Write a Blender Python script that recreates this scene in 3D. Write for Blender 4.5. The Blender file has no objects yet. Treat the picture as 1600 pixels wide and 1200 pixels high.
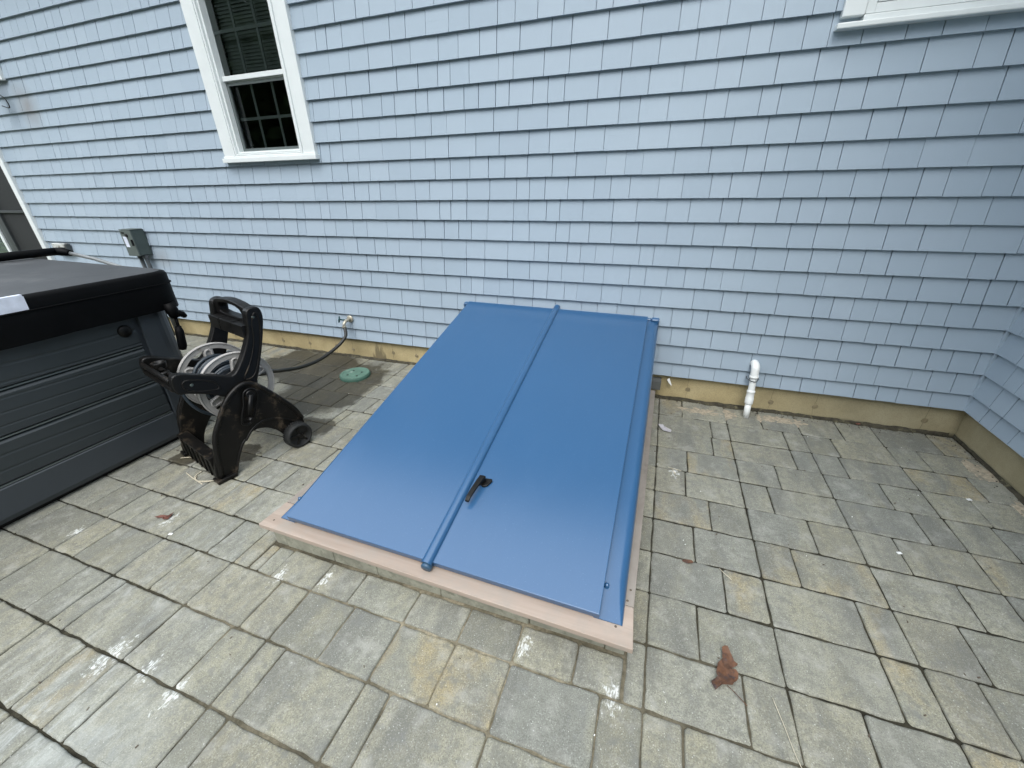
import bpy, bmesh, math, random
from mathutils import Vector, Matrix, noise
rnd = random.Random(7)
R = math.radians
scene = bpy.context.scene
C = scene.collection

# ------------------------------------------------------------------ camera
cam_d = bpy.data.cameras.new('camera'); cam = bpy.data.objects.new('camera', cam_d); C.objects.link(cam)
cam_d.sensor_fit = 'HORIZONTAL'; cam_d.sensor_width = 36.0; cam_d.lens = 635.63 / 1600 * 36
cam_d.clip_start = 0.02; cam_d.clip_end = 500
r = Vector((0.94385729, 0.32983783, -0.01845075)); u = Vector((-0.13093144, 0.42477958, 0.89577859)); f = Vector((-0.30329916, 0.84307136, -0.44411745))
m = Matrix((r, u, -f)).transposed().to_4x4(); m.translation = Vector((0, -2.7451, 1.4007)); cam.matrix_world = m
scene.camera = cam
# ------------------------------------------------------------------ light
SUN_EL, SUN_AZ = 56, 170            # azimuth clockwise from +y: behind and right of the camera
w = bpy.data.worlds.new('World'); scene.world = w; w.use_nodes = True
nt = w.node_tree; nt.nodes.clear()
sky = nt.nodes.new('ShaderNodeTexSky'); sky.sky_type = 'NISHITA'; sky.sun_disc = False
sky.sun_elevation = R(SUN_EL); sky.sun_rotation = R(SUN_AZ); sky.dust_density = 3.0; sky.air_density = 1.0
hs = nt.nodes.new('ShaderNodeHueSaturation'); hs.inputs['Saturation'].default_value = 0.45
bg = nt.nodes.new('ShaderNodeBackground'); bg.inputs['Strength'].default_value = 0.15
wo = nt.nodes.new('ShaderNodeOutputWorld')
cl = nt.nodes.new('ShaderNodeMix'); cl.data_type = 'RGBA'; cl.inputs[0].default_value = .6; cl.inputs[7].default_value = (6.6, 7.2, 7.8, 1)   # thin high cloud deck
nt.links.new(sky.outputs[0], hs.inputs['Color']); nt.links.new(hs.outputs[0], cl.inputs[6]); nt.links.new(cl.outputs[2], bg.inputs['Color']); nt.links.new(bg.outputs[0], wo.inputs['Surface'])
sl = bpy.data.lights.new('sun', 'SUN'); sl.energy = 0.65; sl.angle = R(40); sl.color = (1.0, 0.97, 0.92)
sun = bpy.data.objects.new('sun', sl); C.objects.link(sun)
sd = Vector((math.sin(R(SUN_AZ)) * math.cos(R(SUN_EL)), math.cos(R(SUN_AZ)) * math.cos(R(SUN_EL)), math.sin(R(SUN_EL))))
sun.rotation_euler = sd.to_track_quat('Z', 'Y').to_euler()
scene.view_settings.view_transform = 'Standard'; scene.view_settings.look = 'None'
scene.view_settings.exposure = 1.41; scene.view_settings.gamma = 1

# ------------------------------------------------------------------ helpers
class NT:
    def __init__(s, name):
        s.m = bpy.data.materials.new(name); s.m.use_nodes = True; s.t = s.m.node_tree
        s.b = s.t.nodes['Principled BSDF']; s._c = {}
    def n(s, typ, **kw):
        nd = s.t.nodes.new('ShaderNode' + typ)
        for k, v in kw.items():
            if k in nd.inputs: nd.inputs[k].default_value = v
            else: setattr(nd, k, v)
        return nd
    def l(s, a, b): s.t.links.new(a, b)
    def obj(s, scale=(1, 1, 1), rot=(0, 0, 0), loc=(0, 0, 0)):
        tc = s.n('TexCoord'); mp = s.n('Mapping'); s.l(tc.outputs['Object'], mp.inputs['Vector'])
        mp.inputs['Scale'].default_value = scale; mp.inputs['Rotation'].default_value = rot; mp.inputs['Location'].default_value = loc
        return mp.outputs[0]
    def noise(s, scale, detail=4, rough=.55, vec=None, dist=0):
        nd = s.n('TexNoise'); nd.inputs['Scale'].default_value = scale; nd.inputs['Detail'].default_value = detail
        nd.inputs['Roughness'].default_value = rough; nd.inputs['Distortion'].default_value = dist
        s.l(vec if vec is not None else s.obj(), nd.inputs['Vector']); return nd.outputs[0]
    def ramp(s, fac, stops):
        nd = s.n('ValToRGB'); cr = nd.color_ramp
        while len(cr.elements) < len(stops): cr.elements.new(.5)
        for e, (p, c) in zip(cr.elements, stops): e.position = p; e.color = (*c, 1) if len(c) == 3 else c
        s.l(fac, nd.inputs[0]); return nd.outputs[0]
    def mix(s, fac, a, b, mode='MIX'):
        nd = s.n('Mix', data_type='RGBA', blend_type=mode)
        for v, i in ((fac, 0), (a, 6), (b, 7)):
            if isinstance(v, (int, float)): nd.inputs[i].default_value = v
            elif isinstance(v, tuple): nd.inputs[i].default_value = (*v, 1) if len(v) == 3 else v
            else: s.l(v, nd.inputs[i])
        return nd.outputs[2]
    def math(s, op, a, b=0, c=0, clamp=False):
        nd = s.n('Math', operation=op); nd.use_clamp = clamp
        for i, v in enumerate((a, b, c)):
            if isinstance(v, (int, float)): nd.inputs[i].default_value = v
            else: s.l(v, nd.inputs[i])
        return nd.outputs[0]
    def sep(s, vec):
        nd = s.n('SeparateXYZ'); s.l(vec, nd.inputs[0]); return nd.outputs
    def attr(s, name):
        nd = s.n('Attribute', attribute_name=name); return nd.outputs['Fac']
    def bump(s, h, strength=.3, dist=.002, prev=None):
        nd = s.n('Bump'); nd.inputs['Strength'].default_value = strength; nd.inputs['Distance'].default_value = dist
        s.l(h, nd.inputs['Height'])
        if prev is not None: s.l(prev, nd.inputs['Normal'])
        return nd.outputs[0]
    def out(s, col=None, rough=None, nor=None, metal=None, spec=None):
        for v, k in ((col, 'Base Color'), (rough, 'Roughness'), (nor, 'Normal'), (metal, 'Metallic'), (spec, 'Specular IOR Level')):
            if v is None: continue
            if isinstance(v, tuple): s.b.inputs[k].default_value = (*v, 1)
            elif isinstance(v, (int, float)): s.b.inputs[k].default_value = v
            else: s.l(v, s.b.inputs[k])
        return s.m

def simple(name, col, rough=.5, metal=0, var=.12, vs=9, bs=0, bstr=.25, spec=None, dirt=None, coat=0):
    k = NT(name)
    nz = k.noise(vs, 5)
    c2 = tuple(c * (1 - var) for c in col); c3 = tuple(min(1, c * (1 + var)) for c in col)
    c = k.ramp(nz, [(.3, c2), (.7, c3)])
    if dirt:
        d = k.noise(dirt[1], 6, .7); c = k.mix(k.ramp(d, [(dirt[2], (0, 0, 0)), (dirt[2] + .12, (1, 1, 1))]), c, dirt[0])
    rg = k.math('ADD', rough - .06, k.math('MULTIPLY', nz, .12))
    nor = k.bump(k.noise(bs, 4), bstr, .002) if bs else None
    if coat: k.b.inputs['Coat Weight'].default_value = coat
    return k.out(c, rg, nor, metal, spec)

def emp(name, label, cat, loc=(0, 0, 0), rotz=0, group=None):
    o = bpy.data.objects.new(name, None); C.objects.link(o); o.location = loc; o.rotation_euler = (0, 0, rotz)
    o.empty_display_size = .1
    tag(o, label, cat, group); return o
def tag(o, label=None, cat=None, group=None, kind=None):
    for k, v in (('label', label), ('category', cat), ('group', group), ('kind', kind)):
        if v: o[k] = v
    return o

class G:
    """collects geometry of one mesh object"""
    def __init__(s): s.v = []; s.f = []; s.a = []; s.sm = []
    def add(s, vs, fs, at=0., smooth=False):
        b = len(s.v); s.v += [tuple(x) for x in vs]
        for q in fs: s.f.append([b + i for i in q]); s.a.append(at); s.sm.append(smooth)
    def box(s, x0, x1, y0, y1, z0, z1, at=0.):
        s.add([(x, y, z) for x in (x0, x1) for y in (y0, y1) for z in (z0, z1)],
              [(0, 1, 3, 2), (4, 6, 7, 5), (0, 4, 5, 1), (2, 3, 7, 6), (0, 2, 6, 4), (1, 5, 7, 3)], at)
    def pane(s, x0, x1, y, z0, z1): s.add([(x0, y, z0), (x1, y, z0), (x1, y, z1), (x0, y, z1)], [(0, 1, 2, 3)])   # normal towards -y
    def hexa(s, p, at=0.):   # 8 points: bottom 4 ccw, top 4 ccw
        s.add(p, [(3, 2, 1, 0), (4, 5, 6, 7), (0, 1, 5, 4), (1, 2, 6, 5), (2, 3, 7, 6), (3, 0, 4, 7)], at)
    def obox(s, c, ax, ay, az):   # centre and half-axis vectors
        c, ax, ay, az = map(Vector, (c, ax, ay, az))
        s.hexa([c - ax - ay - az, c + ax - ay - az, c + ax + ay - az, c - ax + ay - az, c - ax - ay + az, c + ax - ay + az, c + ax + ay + az, c - ax + ay + az])
    def prism(s, poly, fn, t0, t1, at=0., smooth=False):  # poly 2D, fn(a,b,t)->3D
        n = len(poly); vs = [fn(a, b, t0) for a, b in poly] + [fn(a, b, t1) for a, b in poly]
        s.add(vs, [list(range(n))[::-1], list(range(n, 2 * n))] , at)
        b = len(s.v) - 2 * n
        for i in range(n):
            j = (i + 1) % n; s.f.append([b + i, b + j, b + n + j, b + n + i]); s.a.append(at); s.sm.append(smooth)
    def ringprism(s, outer, inner, fn, t0, t1):  # equal-length loops
        n = len(outer); vs = [fn(a, b, t) for t in (t0, t1) for lp in (outer, inner) for a, b in lp]
        fs = []
        for i in range(n):
            j = (i + 1) % n
            fs += [(i, n + i, n + j, j), (2 * n + i, 2 * n + j, 3 * n + j, 3 * n + i), (i, j, 2 * n + j, 2 * n + i), (n + i, 3 * n + i, 3 * n + j, n + j)]
        s.add(vs, fs)
    def tube(s, pts, rad, seg=10, closed=False, caps=True, smooth=True):
        pts = [Vector(q) for q in pts]; n = len(pts); rads = rad if isinstance(rad, (list, tuple)) else [rad] * n
        vs = []; prev = None
        for i, q in enumerate(pts):
            a = pts[(i - 1) % n] if (closed or i) else pts[0]; b = pts[(i + 1) % n] if (closed or i < n - 1) else pts[-1]
            t = (b - a).normalized()
            if prev is None: prev = t.orthogonal().normalized()
            nn = (prev - t * prev.dot(t)).normalized(); prev = nn; bb = t.cross(nn)
            for k in range(seg):
                an = 2 * math.pi * k / seg; vs.append(q + (nn * math.cos(an) + bb * math.sin(an)) * rads[i])
        fs = []
        for i in range(n if closed else n - 1):
            for k in range(seg):
                k2 = (k + 1) % seg; i2 = (i + 1) % n; fs.append((i * seg + k, i * seg + k2, i2 * seg + k2, i2 * seg + k))
        s.add(vs, fs, 0, smooth)
        if caps and not closed:
            b = len(s.v) - len(vs)
            s.f += [[b + k for k in range(seg)][::-1], [b + (n - 1) * seg + k for k in range(seg)]]; s.a += [0, 0]; s.sm += [False, False]
    def cyl(s, a, b, rad, seg=24): s.tube([a, b], rad, seg)
    def lathe(s, prof, c, ax=(0, 0, 1), seg=32, smooth=True):   # prof (radius, height)
        ax = Vector(ax).normalized(); n1 = ax.orthogonal().normalized(); n2 = ax.cross(n1); c = Vector(c); vs = []
        for rr, h in prof:
            for k in range(seg):
                an = 2 * math.pi * k / seg; vs.append(c + ax * h + (n1 * math.cos(an) + n2 * math.sin(an)) * rr)
        fs = [(i * seg + k, i * seg + (k + 1) % seg, (i + 1) * seg + (k + 1) % seg, (i + 1) * seg + k) for i in range(len(prof) - 1) for k in range(seg)]
        s.add(vs, fs, 0, smooth)
    def build(s, name, mat, parent=None, bevel=0, seg=2, sub=0, world=True, recalc=True):
        me = bpy.data.meshes.new(name); me.from_pydata(s.v, [], s.f)
        at = me.attributes.new('rnd', 'FLOAT', 'FACE'); at.data.foreach_set('value', s.a)
        me.polygons.foreach_set('use_smooth', s.sm); me.materials.append(mat)
        bm = bmesh.new(); bm.from_mesh(me)
        if recalc: bmesh.ops.recalc_face_normals(bm, faces=bm.faces)
        bm.to_mesh(me); bm.free()
        o = bpy.data.objects.new(name, me); C.objects.link(o)
        if parent:
            o.parent = parent
            if world:
                top = parent
                off = Vector((0, 0, 0))
                while top: off += top.location if top.type == 'EMPTY' or top.parent is None else Vector((0, 0, 0)); top = top.parent
                o.location = -off if parent.type == 'EMPTY' else (0, 0, 0)
        if bevel:
            b = o.modifiers.new('bevel', 'BEVEL'); b.width = bevel; b.segments = seg; b.limit_method = 'ANGLE'; b.angle_limit = R(35); b.harden_normals = False
        if sub:
            b = o.modifiers.new('sub', 'SUBSURF'); b.levels = b.render_levels = sub
        return o
def circ(cx, cy, rr, n=40, a0=0): return [(cx + rr * math.cos(a0 + 2 * math.pi * i / n), cy + rr * math.sin(a0 + 2 * math.pi * i / n)) for i in range(n)]
def catmull(P, n=8, closed=False):
    P = [Vector(q) for q in P]; out = []; N = len(P)
    for i in range(N if closed else N - 1):
        g = (lambda k: P[k % N]) if closed else (lambda k: P[max(0, min(N - 1, k))])
        p0, p1, p2, p3 = g(i - 1), g(i), g(i + 1), g(i + 2)
        for k in range(n):
            t = k / n; out.append(.5 * ((2 * p1) + (p2 - p0) * t + (2 * p0 - 5 * p1 + 4 * p2 - p3) * t * t + (3 * p1 - p0 - 3 * p2 + p3) * t ** 3))
    if not closed: out.append(P[-1])
    return out
def sm2(P, n=5): return [(v.x, v.y) for v in catmull([(a, b, 0) for a, b in P], n, True)]

# ------------------------------------------------------------------ materials
def mat_siding():
    k = NT('painted_shingle'); a = k.attr('rnd')
    base = k.ramp(a, [(0, (.305, .372, .440)), (.5, (.322, .390, .458)), (1, (.338, .406, .474))])
    lo = k.noise(1.3, 3); c = k.mix(k.math('MULTIPLY', lo, .35), base, (.31, .405, .475))
    fine = k.noise(420, 3, .6); c = k.mix(k.ramp(fine, [(.35, (.10,) * 3), (.6, (0,) * 3)]), c, (.22, .27, .33))
    P = k.obj(); s = k.sep(P)
    # rust and soot streaks under the wall lamp and beside the disconnect box
    def blob(x, z, rx, rz):
        dx = k.math('DIVIDE', k.math('SUBTRACT', s[0], x), rx); dz = k.math('DIVIDE', k.math('SUBTRACT', s[2], z), rz)
        d = k.math('SQRT', k.math('ADD', k.math('MULTIPLY', dx, dx), k.math('MULTIPLY', dz, dz)))
        return k.math('SUBTRACT', 1.15, k.math('ADD', d, k.math('MULTIPLY', k.noise(9, 5), .5)), clamp=True)
    b = k.math('MAXIMUM', blob(-5.62, 2.1, .22, .24), k.math('MULTIPLY', blob(-4.58, .80, .16, .14), .6))
    c = k.mix(k.math('MULTIPLY', b, .8), c, (.19, .18, .17))
    grain = k.noise(60, 5, .6, k.obj((2.2, 2.2, .35))); nor = k.bump(grain, .25, .0016)
    nor = k.bump(fine, .12, .0006, nor)
    return k.out(c, .55, nor, spec=.4)
M = {}
M['siding'] = mat_siding()
M['white'] = simple('white_vinyl', (.68, .72, .72), .35, var=.03)
M['white2'] = simple('white_pvc', (.80, .82, .80), .3, var=.04, dirt=((.42, .38, .28), 14, .66))
M['frame_grey'] = simple('screen_frame', (.10, .12, .12), .45)
M['muntin'] = simple('muntin_grey', (.22, .25, .25), .5, var=.05)
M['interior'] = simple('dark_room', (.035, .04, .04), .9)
M['blind'] = simple('blind_slat', (.16, .19, .18), .6, var=.05)
M['bronze'] = simple('dark_bronze', (.035, .04, .042), .45)
M['screen'] = simple('insect_screen', (.014, .016, .017), .7, bs=900, bstr=.4)
M['stile'] = simple('grey_stile', (.055, .063, .065), .4)
def mat_glass(name, tint=(.9, .95, .93), rough=.0):
    k = NT(name); t = k.t; t.nodes.remove(k.b); o = t.nodes['Material Output']
    tr = k.n('BsdfTransparent'); tr.inputs[0].default_value = (*tint, 1); gl = k.n('BsdfGlossy'); gl.inputs['Roughness'].default_value = rough
    gl.inputs['Color'].default_value = (.9, .95, .95, 1)
    fr = k.n('Fresnel'); fr.inputs['IOR'].default_value = 1.6; mx = k.n('MixShader')
    k.l(fr.outputs[0], mx.inputs[0]); k.l(tr.outputs[0], mx.inputs[1]); k.l(gl.outputs[0], mx.inputs[2]); k.l(mx.outputs[0], o.inputs[0])
    return k.m
M['glass'] = mat_glass('window_glass', (.75, .8, .78))
def mat_pave():
    k = NT('stone_paver'); a = k.attr('rnd'); P = k.obj(); s = k.sep(P)
    off = k.n('CombineXYZ'); k.l(k.math('MULTIPLY', a, 37.), off.inputs[0]); k.l(k.math('MULTIPLY', a, 91.), off.inputs[1])
    va = k.n('VectorMath', operation='ADD'); k.l(P, va.inputs[0]); k.l(off.outputs[0], va.inputs[1]); V = va.outputs[0]
    def scaled(sc):
        mp = k.n('Mapping'); k.l(V, mp.inputs['Vector']); mp.inputs['Scale'].default_value = sc; return mp.outputs[0]
    streak = k.noise(1, 5, .6, scaled((9, 2.6, 4)), .6)
    streak2 = k.noise(1, 4, .6, scaled((6, 2.0, 4)), .4)
    base = k.ramp(a, [(0, (.200, .205, .190)), (.2, (.262, .272, .255)), (.4, (.285, .280, .240)), (.6, (.222, .236, .238)), (.8, (.300, .305, .280)), (1, (.245, .240, .205))])
    c = k.mix(k.ramp(streak, [(.44, (0,) * 3), (.66, (.8,) * 3)]), base, (.150, .158, .163))
    c = k.mix(k.ramp(streak2, [(.52, (0,) * 3), (.70, (.5,) * 3)]), c, (.32, .31, .24))
    yel = k.math('MULTIPLY', k.math('GREATER_THAN', k.math('FRACT', k.math('MULTIPLY', a, 13.7)), .86), k.ramp(k.noise(1, 4, .5, scaled((7, 3, 4)), .5), [(.45, (0,) * 3), (.62, (.8,) * 3)]))
    c = k.mix(k.math('MULTIPLY', yel, .75), c, (.36, .30, .18))
    c = k.mix(1., c, (.925, .895, .765), 'MULTIPLY')
    sp = k.noise(260, 3, .7); c = k.mix(k.ramp(sp, [(.38, (.75,) * 3), (.48, (0,) * 3)]), c, (.12, .12, .105))
    c = k.mix(k.ramp(sp, [(.56, (0,) * 3), (.70, (.6,) * 3)]), c, (.45, .46, .43))
    md = k.noise(38, 5, .65); c = k.mix(k.ramp(md, [(.34, (.7,) * 3), (.52, (0,) * 3)]), c, (.15, .15, .13)); md2 = k.noise(11, 6, .7); c = k.mix(k.ramp(md2, [(.52, (0,) * 3), (.68, (.45,) * 3)]), c, (.36, .36, .325)); c = k.mix(k.ramp(md2, [(.30, (.5,) * 3), (.45, (0,) * 3)]), c, (.16, .165, .16))
    vo = k.n('TexVoronoi'); vo.inputs['Scale'].default_value = 60; k.l(P, vo.inputs['Vector'])
    c = k.mix(k.ramp(vo.outputs['Distance'], [(.05, (.7,) * 3), (.11, (0,) * 3)]), c, (.55, .56, .52))
    # lime bloom and scuffs in patches of the patio
    def blob(x, y, rx, ry, nz=.7, ns=3.2):
        dx = k.math('DIVIDE', k.math('SUBTRACT', s[0], x), rx); dy = k.math('DIVIDE', k.math('SUBTRACT', s[1], y), ry)
        d = k.math('SQRT', k.math('ADD', k.math('MULTIPLY', dx, dx), k.math('MULTIPLY', dy, dy)))
        return k.math('SUBTRACT', 1.0 + nz / 2, k.math('ADD', d, k.math('MULTIPLY', k.noise(ns, 5, .6), nz)), clamp=True)
    scuff = k.ramp(k.noise(1, 7, .75, k.obj((26, 8, 8), (0, 0, .25)), .8), [(.48, (0,) * 3), (.66, (1,) * 3)])
    bl = k.math('MAXIMUM', k.math('MULTIPLY', blob(-1.6, -2.6, .50, .34), .7), k.math('MULTIPLY', k.math('MAXIMUM', blob(-1.75, -2.05, .7, .6), blob(-2.0, -1.6, .6, .5)), .38))
    c = k.mix(k.math('MULTIPLY', k.math('MULTIPLY', bl, scuff), .75), c, (.55, .58, .56))
    bl2 = blob(-1.35, -2.62, .36, .26, .3); c = k.mix(k.math('MULTIPLY', k.math('MULTIPLY', k.math('MULTIPLY', bl2, .45), k.ramp(k.noise(1, 5, .6, k.obj((5, 14, 8), (0, 0, .6)), .6), [(.30, (.25,) * 3), (.6, (1,) * 3)])), .75), c, (.42, .455, .44))
    hot = None
    for (x, y, rr) in ((-1.57, -2.43, .085), (-1.40, -2.42, .05), (-.26, -1.96, .05), (.035, -2.01, .055), (-1.09, -1.96, .035), (-1.28, -2.0, .045), (-1.25, -2.44, .05), (-2.03, -1.93, .04), (-2.37, -2.12, .035), (.13, -.78, .0), (.22, -.83, .045)):
        h = blob(x, y, rr * .7 + .015, rr * 1.5 + .02, 2.2, 55); hot = h if hot is None else k.math('MAXIMUM', hot, h)
    c = k.mix(k.math('MULTIPLY', k.ramp(hot, [(.55, (0,) * 3), (.75, (.8,) * 3)]), k.ramp(k.noise(1, 5, .7, k.obj((190, 38, 40), (0, 0, .15))), [(.44, (0,) * 3), (.56, (1,) * 3)])), c, (.68, .70, .68))
    # damp area from the tap to the reel, and drips beside the reel
    wet = k.math('MAXIMUM', k.math('MAXIMUM', blob(-2.75, -.28, .95, .62, .7, 4), blob(-2.28, -.52, .66, .92, .5, 5)), k.math('MAXIMUM', blob(-2.45, -1.56, .16, .13, .9, 12), blob(-2.0, -1.05, .30, .16, .9, 6)))
    wet = k.math('MAXIMUM', wet, k.math('MAXIMUM', blob(-2.2, -1.42, .26, .18, 1.0, 14), blob(-2.45, -.9, .45, .28, .6, 5)))
    wm = k.ramp(wet, [(.42, (0,) * 3), (.50, (1,) * 3)])
    c = k.mix(wm, c, k.mix(1., c, (.30, .28, .25), 'MULTIPLY'))
    rel = k.noise(22, 6, .6, k.obj((1, .6, 1))); n1 = k.bump(rel, .55, .005); n1 = k.bump(sp, .5, .0016, n1)
    n1 = k.bump(k.noise(1, 4, .6, scaled((14, 4, 4)), .5), .35, .004, n1)
    return k.out(c, k.mix(wm, (.88,) * 3, (.5,) * 3), n1, spec=.35)
M['pave'] = mat_pave()
def mat_sand():
    k = NT('joint_sand'); P = k.obj(); s = k.sep(P)
    c = k.ramp(k.noise(16, 6, .7), [(.3, (.014, .013, .009)), (.55, (.036, .033, .022)), (.8, (.11, .10, .07))])
    dx = k.math('SUBTRACT', s[0], -.55); dy = k.math('MULTIPLY', k.math('SUBTRACT', s[1], -2.08), 2.2)
    d = k.math('SQRT', k.math('ADD', k.math('MULTIPLY', dx, dx), k.math('MULTIPLY', dy, dy)))
    near = k.math('MULTIPLY', k.math('SUBTRACT', 1.25, d, clamp=True), k.ramp(k.noise(5, 4), [(.28, (0,) * 3), (.6, (1,) * 3)]))
    c = k.mix(near, c, k.ramp(k.noise(70, 4), [(.3, (.17, .15, .10)), (.7, (.38, .335, .24))]))
    return k.out(c, .95, k.bump(k.noise(120, 4, .7), .9, .004), spec=.2)
M['sand'] = mat_sand()
def mat_found():
    k = NT('foundation_concrete'); P = k.obj(); s = k.sep(P)
    c = k.ramp(k.noise(5, 6, .6), [(.3, (.33, .27, .145)), (.55, (.45, .37, .205)), (.8, (.52, .44, .26))])
    # the right-hand half is greyer
    rx = k.math('MULTIPLY', k.math('ADD', s[0], -.55), 1.4, clamp=True); c = k.mix(k.math('MULTIPLY', rx, .75), c, k.ramp(k.noise(6, 6, .6), [(.3, (.27, .24, .155)), (.7, (.39, .355, .245))]))
    # ragged stain under the tap, damp foot
    dx = k.math('DIVIDE', k.math('ADD', s[0], 2.24), .10); dx = k.math('ABSOLUTE', dx)
    st = k.math('SUBTRACT', k.math('ADD', 1.0, k.math('MULTIPLY', k.math('SUBTRACT', .15, s[2]), 5.)), k.math('ADD', dx, k.math('MULTIPLY', k.noise(1, 5, .6, k.obj((40, 40, 7))), 1.6)), clamp=True)
    c = k.mix(k.ramp(st, [(.0, (0,) * 3), (.35, (.75,) * 3)]), c, (.10, .085, .055))
    ft = k.math('SUBTRACT', k.math('ADD', .006, k.math('MULTIPLY', k.noise(7, 5), .03)), s[2]); c = k.mix(k.math('MULTIPLY', ft, 40., clamp=True), c, (.09, .08, .05))
    fine = k.noise(220, 3); c = k.mix(k.ramp(fine, [(.35, (.3,) * 3), (.55, (0,) * 3)]), c, (.16, .14, .09))
    n = k.bump(k.noise(30, 6, .6), .4, .004); n = k.bump(fine, .3, .001, n)
    return k.out(c, .9, n, spec=.25)
M['found'] = mat_found()
M['tie'] = simple('tie_mark', (.24, .20, .12), .9, bs=200)
M['seam'] = simple('form_seam', (.17, .145, .085), .9)
def mat_blue():
    k = NT('blue_powder_coat')
    n = k.noise(2.2, 3); c = k.ramp(n, [(.3, (.0215, .085, .192)), (.7, (.023, .089, .200))])
    dd = k.noise(240, 2); c = k.mix(k.ramp(dd, [(.66, (0,) * 3), (.75, (.25,) * 3)]), c, (.22, .33, .48))
    sm = k.noise(7, 6, .7, k.obj((1, .35, 1)), 1.2); c = k.mix(k.ramp(sm, [(.5, (0,) * 3), (.85, (.05,) * 3)]), c, (.13, .24, .42))
    return k.out(c, .28, spec=1.)
M['blue'] = mat_blue()
def mat_wood(name, A, B, sc):
    k = NT(name); g = k.noise(1, 6, .62, k.obj(sc), .6)
    c = k.ramp(g, [(.25, A), (.7, B)]); kn = k.noise(3.2, 4); c = k.mix(k.ramp(kn, [(.62, (0,) * 3), (.72, (.5,) * 3)]), c, tuple(x * .7 for x in A))
    st = k.noise(11, 5, .7); c = k.mix(k.ramp(st, [(.45, (0,) * 3), (.7, (.6,) * 3)]), c, (.30, .275, .24))
    vo = k.noise(55, 3, .6); c = k.mix(k.ramp(vo, [(.70, (0,) * 3), (.76, (.5,) * 3)]), c, (.24, .17, .13))
    return k.out(c, .75, k.bump(g, .35, .0015), spec=.3)
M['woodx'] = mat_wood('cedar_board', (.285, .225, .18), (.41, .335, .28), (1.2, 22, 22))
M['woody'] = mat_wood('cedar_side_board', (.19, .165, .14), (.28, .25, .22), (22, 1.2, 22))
M['conc'] = simple('curb_concrete', (.27, .27, .215), .9, var=.28, vs=16, bs=60, bstr=.7, dirt=((.20, .20, .155), 34, .5))
M['blackp'] = simple('black_plastic', (.0045, .0041, .0036), .45, var=.25, vs=14, bs=90, bstr=.15, spec=.28, dirt=((.06, .046, .032), 13, .55))
M['blackp2'] = simple('clean_black_plastic', (.0042, .0040, .0038), .42, var=.2, bs=160, bstr=.1, spec=.28, dirt=((.035, .03, .024), 7, .62))
M['rubber'] = simple('tyre_rubber', (.008, .009, .009), .7, bs=80, dirt=((.05, .045, .035), 20, .6))
M['reelgrey'] = simple('grey_plastic', (.34, .33, .315), .5, var=.1, dirt=((.16, .14, .11), 12, .58))
M['hose'] = simple('dark_hose', (.022, .032, .042), .42, var=.2)
M['hose2'] = simple('grey_hose', (.12, .135, .14), .5, var=.2)
M['hose3'] = simple('olive_hose', (.014, .015, .013), .5, var=.2)
M['green'] = simple('green_lid', (.085, .165, .125), .75, var=.12, vs=20, bs=120, bstr=.4, dirt=((.30, .36, .30), 12, .6))
M['dkgreen'] = simple('green_rim', (.05, .12, .09), .7)
M['brass'] = simple('dull_brass', (.45, .42, .34), .4, metal=.5, bs=60, dirt=((.55, .55, .5), 22, .55))
M['teal'] = simple('teal_handle', (.02, .07, .08), .5)
def mat_tub():
    k = NT('tub_panel'); P = k.obj((.5, 1.6, 9)); wv = k.n('TexWave', wave_type='BANDS', bands_direction='Z'); k.l(P, wv.inputs['Vector'])
    wv.inputs['Scale'].default_value = .55; wv.inputs['Distortion'].default_value = 9; wv.inputs['Detail'].default_value = 1.5; wv.inputs['Detail Scale'].default_value = .35
    c = k.ramp(k.noise(3, 4), [(.3, (.027, .034, .037)), (.7, (.033, .040, .044))])
    c = k.mix(k.ramp(wv.outputs[0], [(.0, (.0,) * 3), (.05, (0,) * 3)]), c, (.02, .028, .03))
    n = k.bump(k.ramp(wv.outputs[0], [(.0, (0,) * 3), (.10, (1,) * 3)]), .5, .0035)
    return k.out(c, .45, n, spec=.45)
M['tub'] = mat_tub()
M['tubs'] = simple('tub_smooth', (.036, .043, .050), .42, var=.06, vs=4, bs=140, bstr=.05)
M['silver'] = simple('silver_line', (.14, .165, .165), .35, metal=.5)
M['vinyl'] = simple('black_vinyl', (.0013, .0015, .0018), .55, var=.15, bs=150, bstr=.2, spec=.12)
M['vinylt'] = simple('sheen_top_vinyl', (.034, .037, .040), .62, var=.22, vs=4, bs=150, bstr=.25, dirt=((.060, .062, .064), 3, .55))  # sheen on the cover top put into a paler colour
M['wlabel'] = simple('paper_label', (.62, .66, .76), .6, var=.12, vs=30)
M['boxg'] = simple('disconnect_grey', (.085, .105, .098), .5, var=.12)
M['boxd'] = simple('disconnect_side_shaded', (.055, .075, .07), .5)  # shade on the side of the box put into a darker grey
M['conduit'] = simple('conduit_grey', (.09, .10, .105), .5)
M['leafb'] = simple('dead_leaf', (.10, .045, .022), .7, var=.45, vs=34, bs=120, bstr=.5, dirt=((.045, .030, .028), 30, .50))
M['leafr'] = simple('reddish_leaf', (.13, .05, .035), .7, var=.4, vs=50)
M['straw'] = simple('straw', (.55, .50, .38), .7)
M['twig'] = simple('twig', (.09, .07, .05), .8)
M['paper'] = simple('paper', (.42, .41, .43), .7, var=.1, vs=60)
M['chip'] = simple('white_chip', (.75, .76, .74), .6)
M['soil'] = simple('dark_soil', (.045, .040, .026), .95, var=.5, vs=40, bs=90, bstr=1, dirt=((.13, .12, .07), 30, .55))
M['gsand'] = simple('loose_sand', (.36, .31, .23), .95, var=.3, vs=60, bs=140, bstr=1, dirt=((.20, .19, .15), 18, .5))
M['lawn'] = simple('lawn', (.05, .08, .025), .95, var=.4, vs=2, bs=30, bstr=.8)
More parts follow.
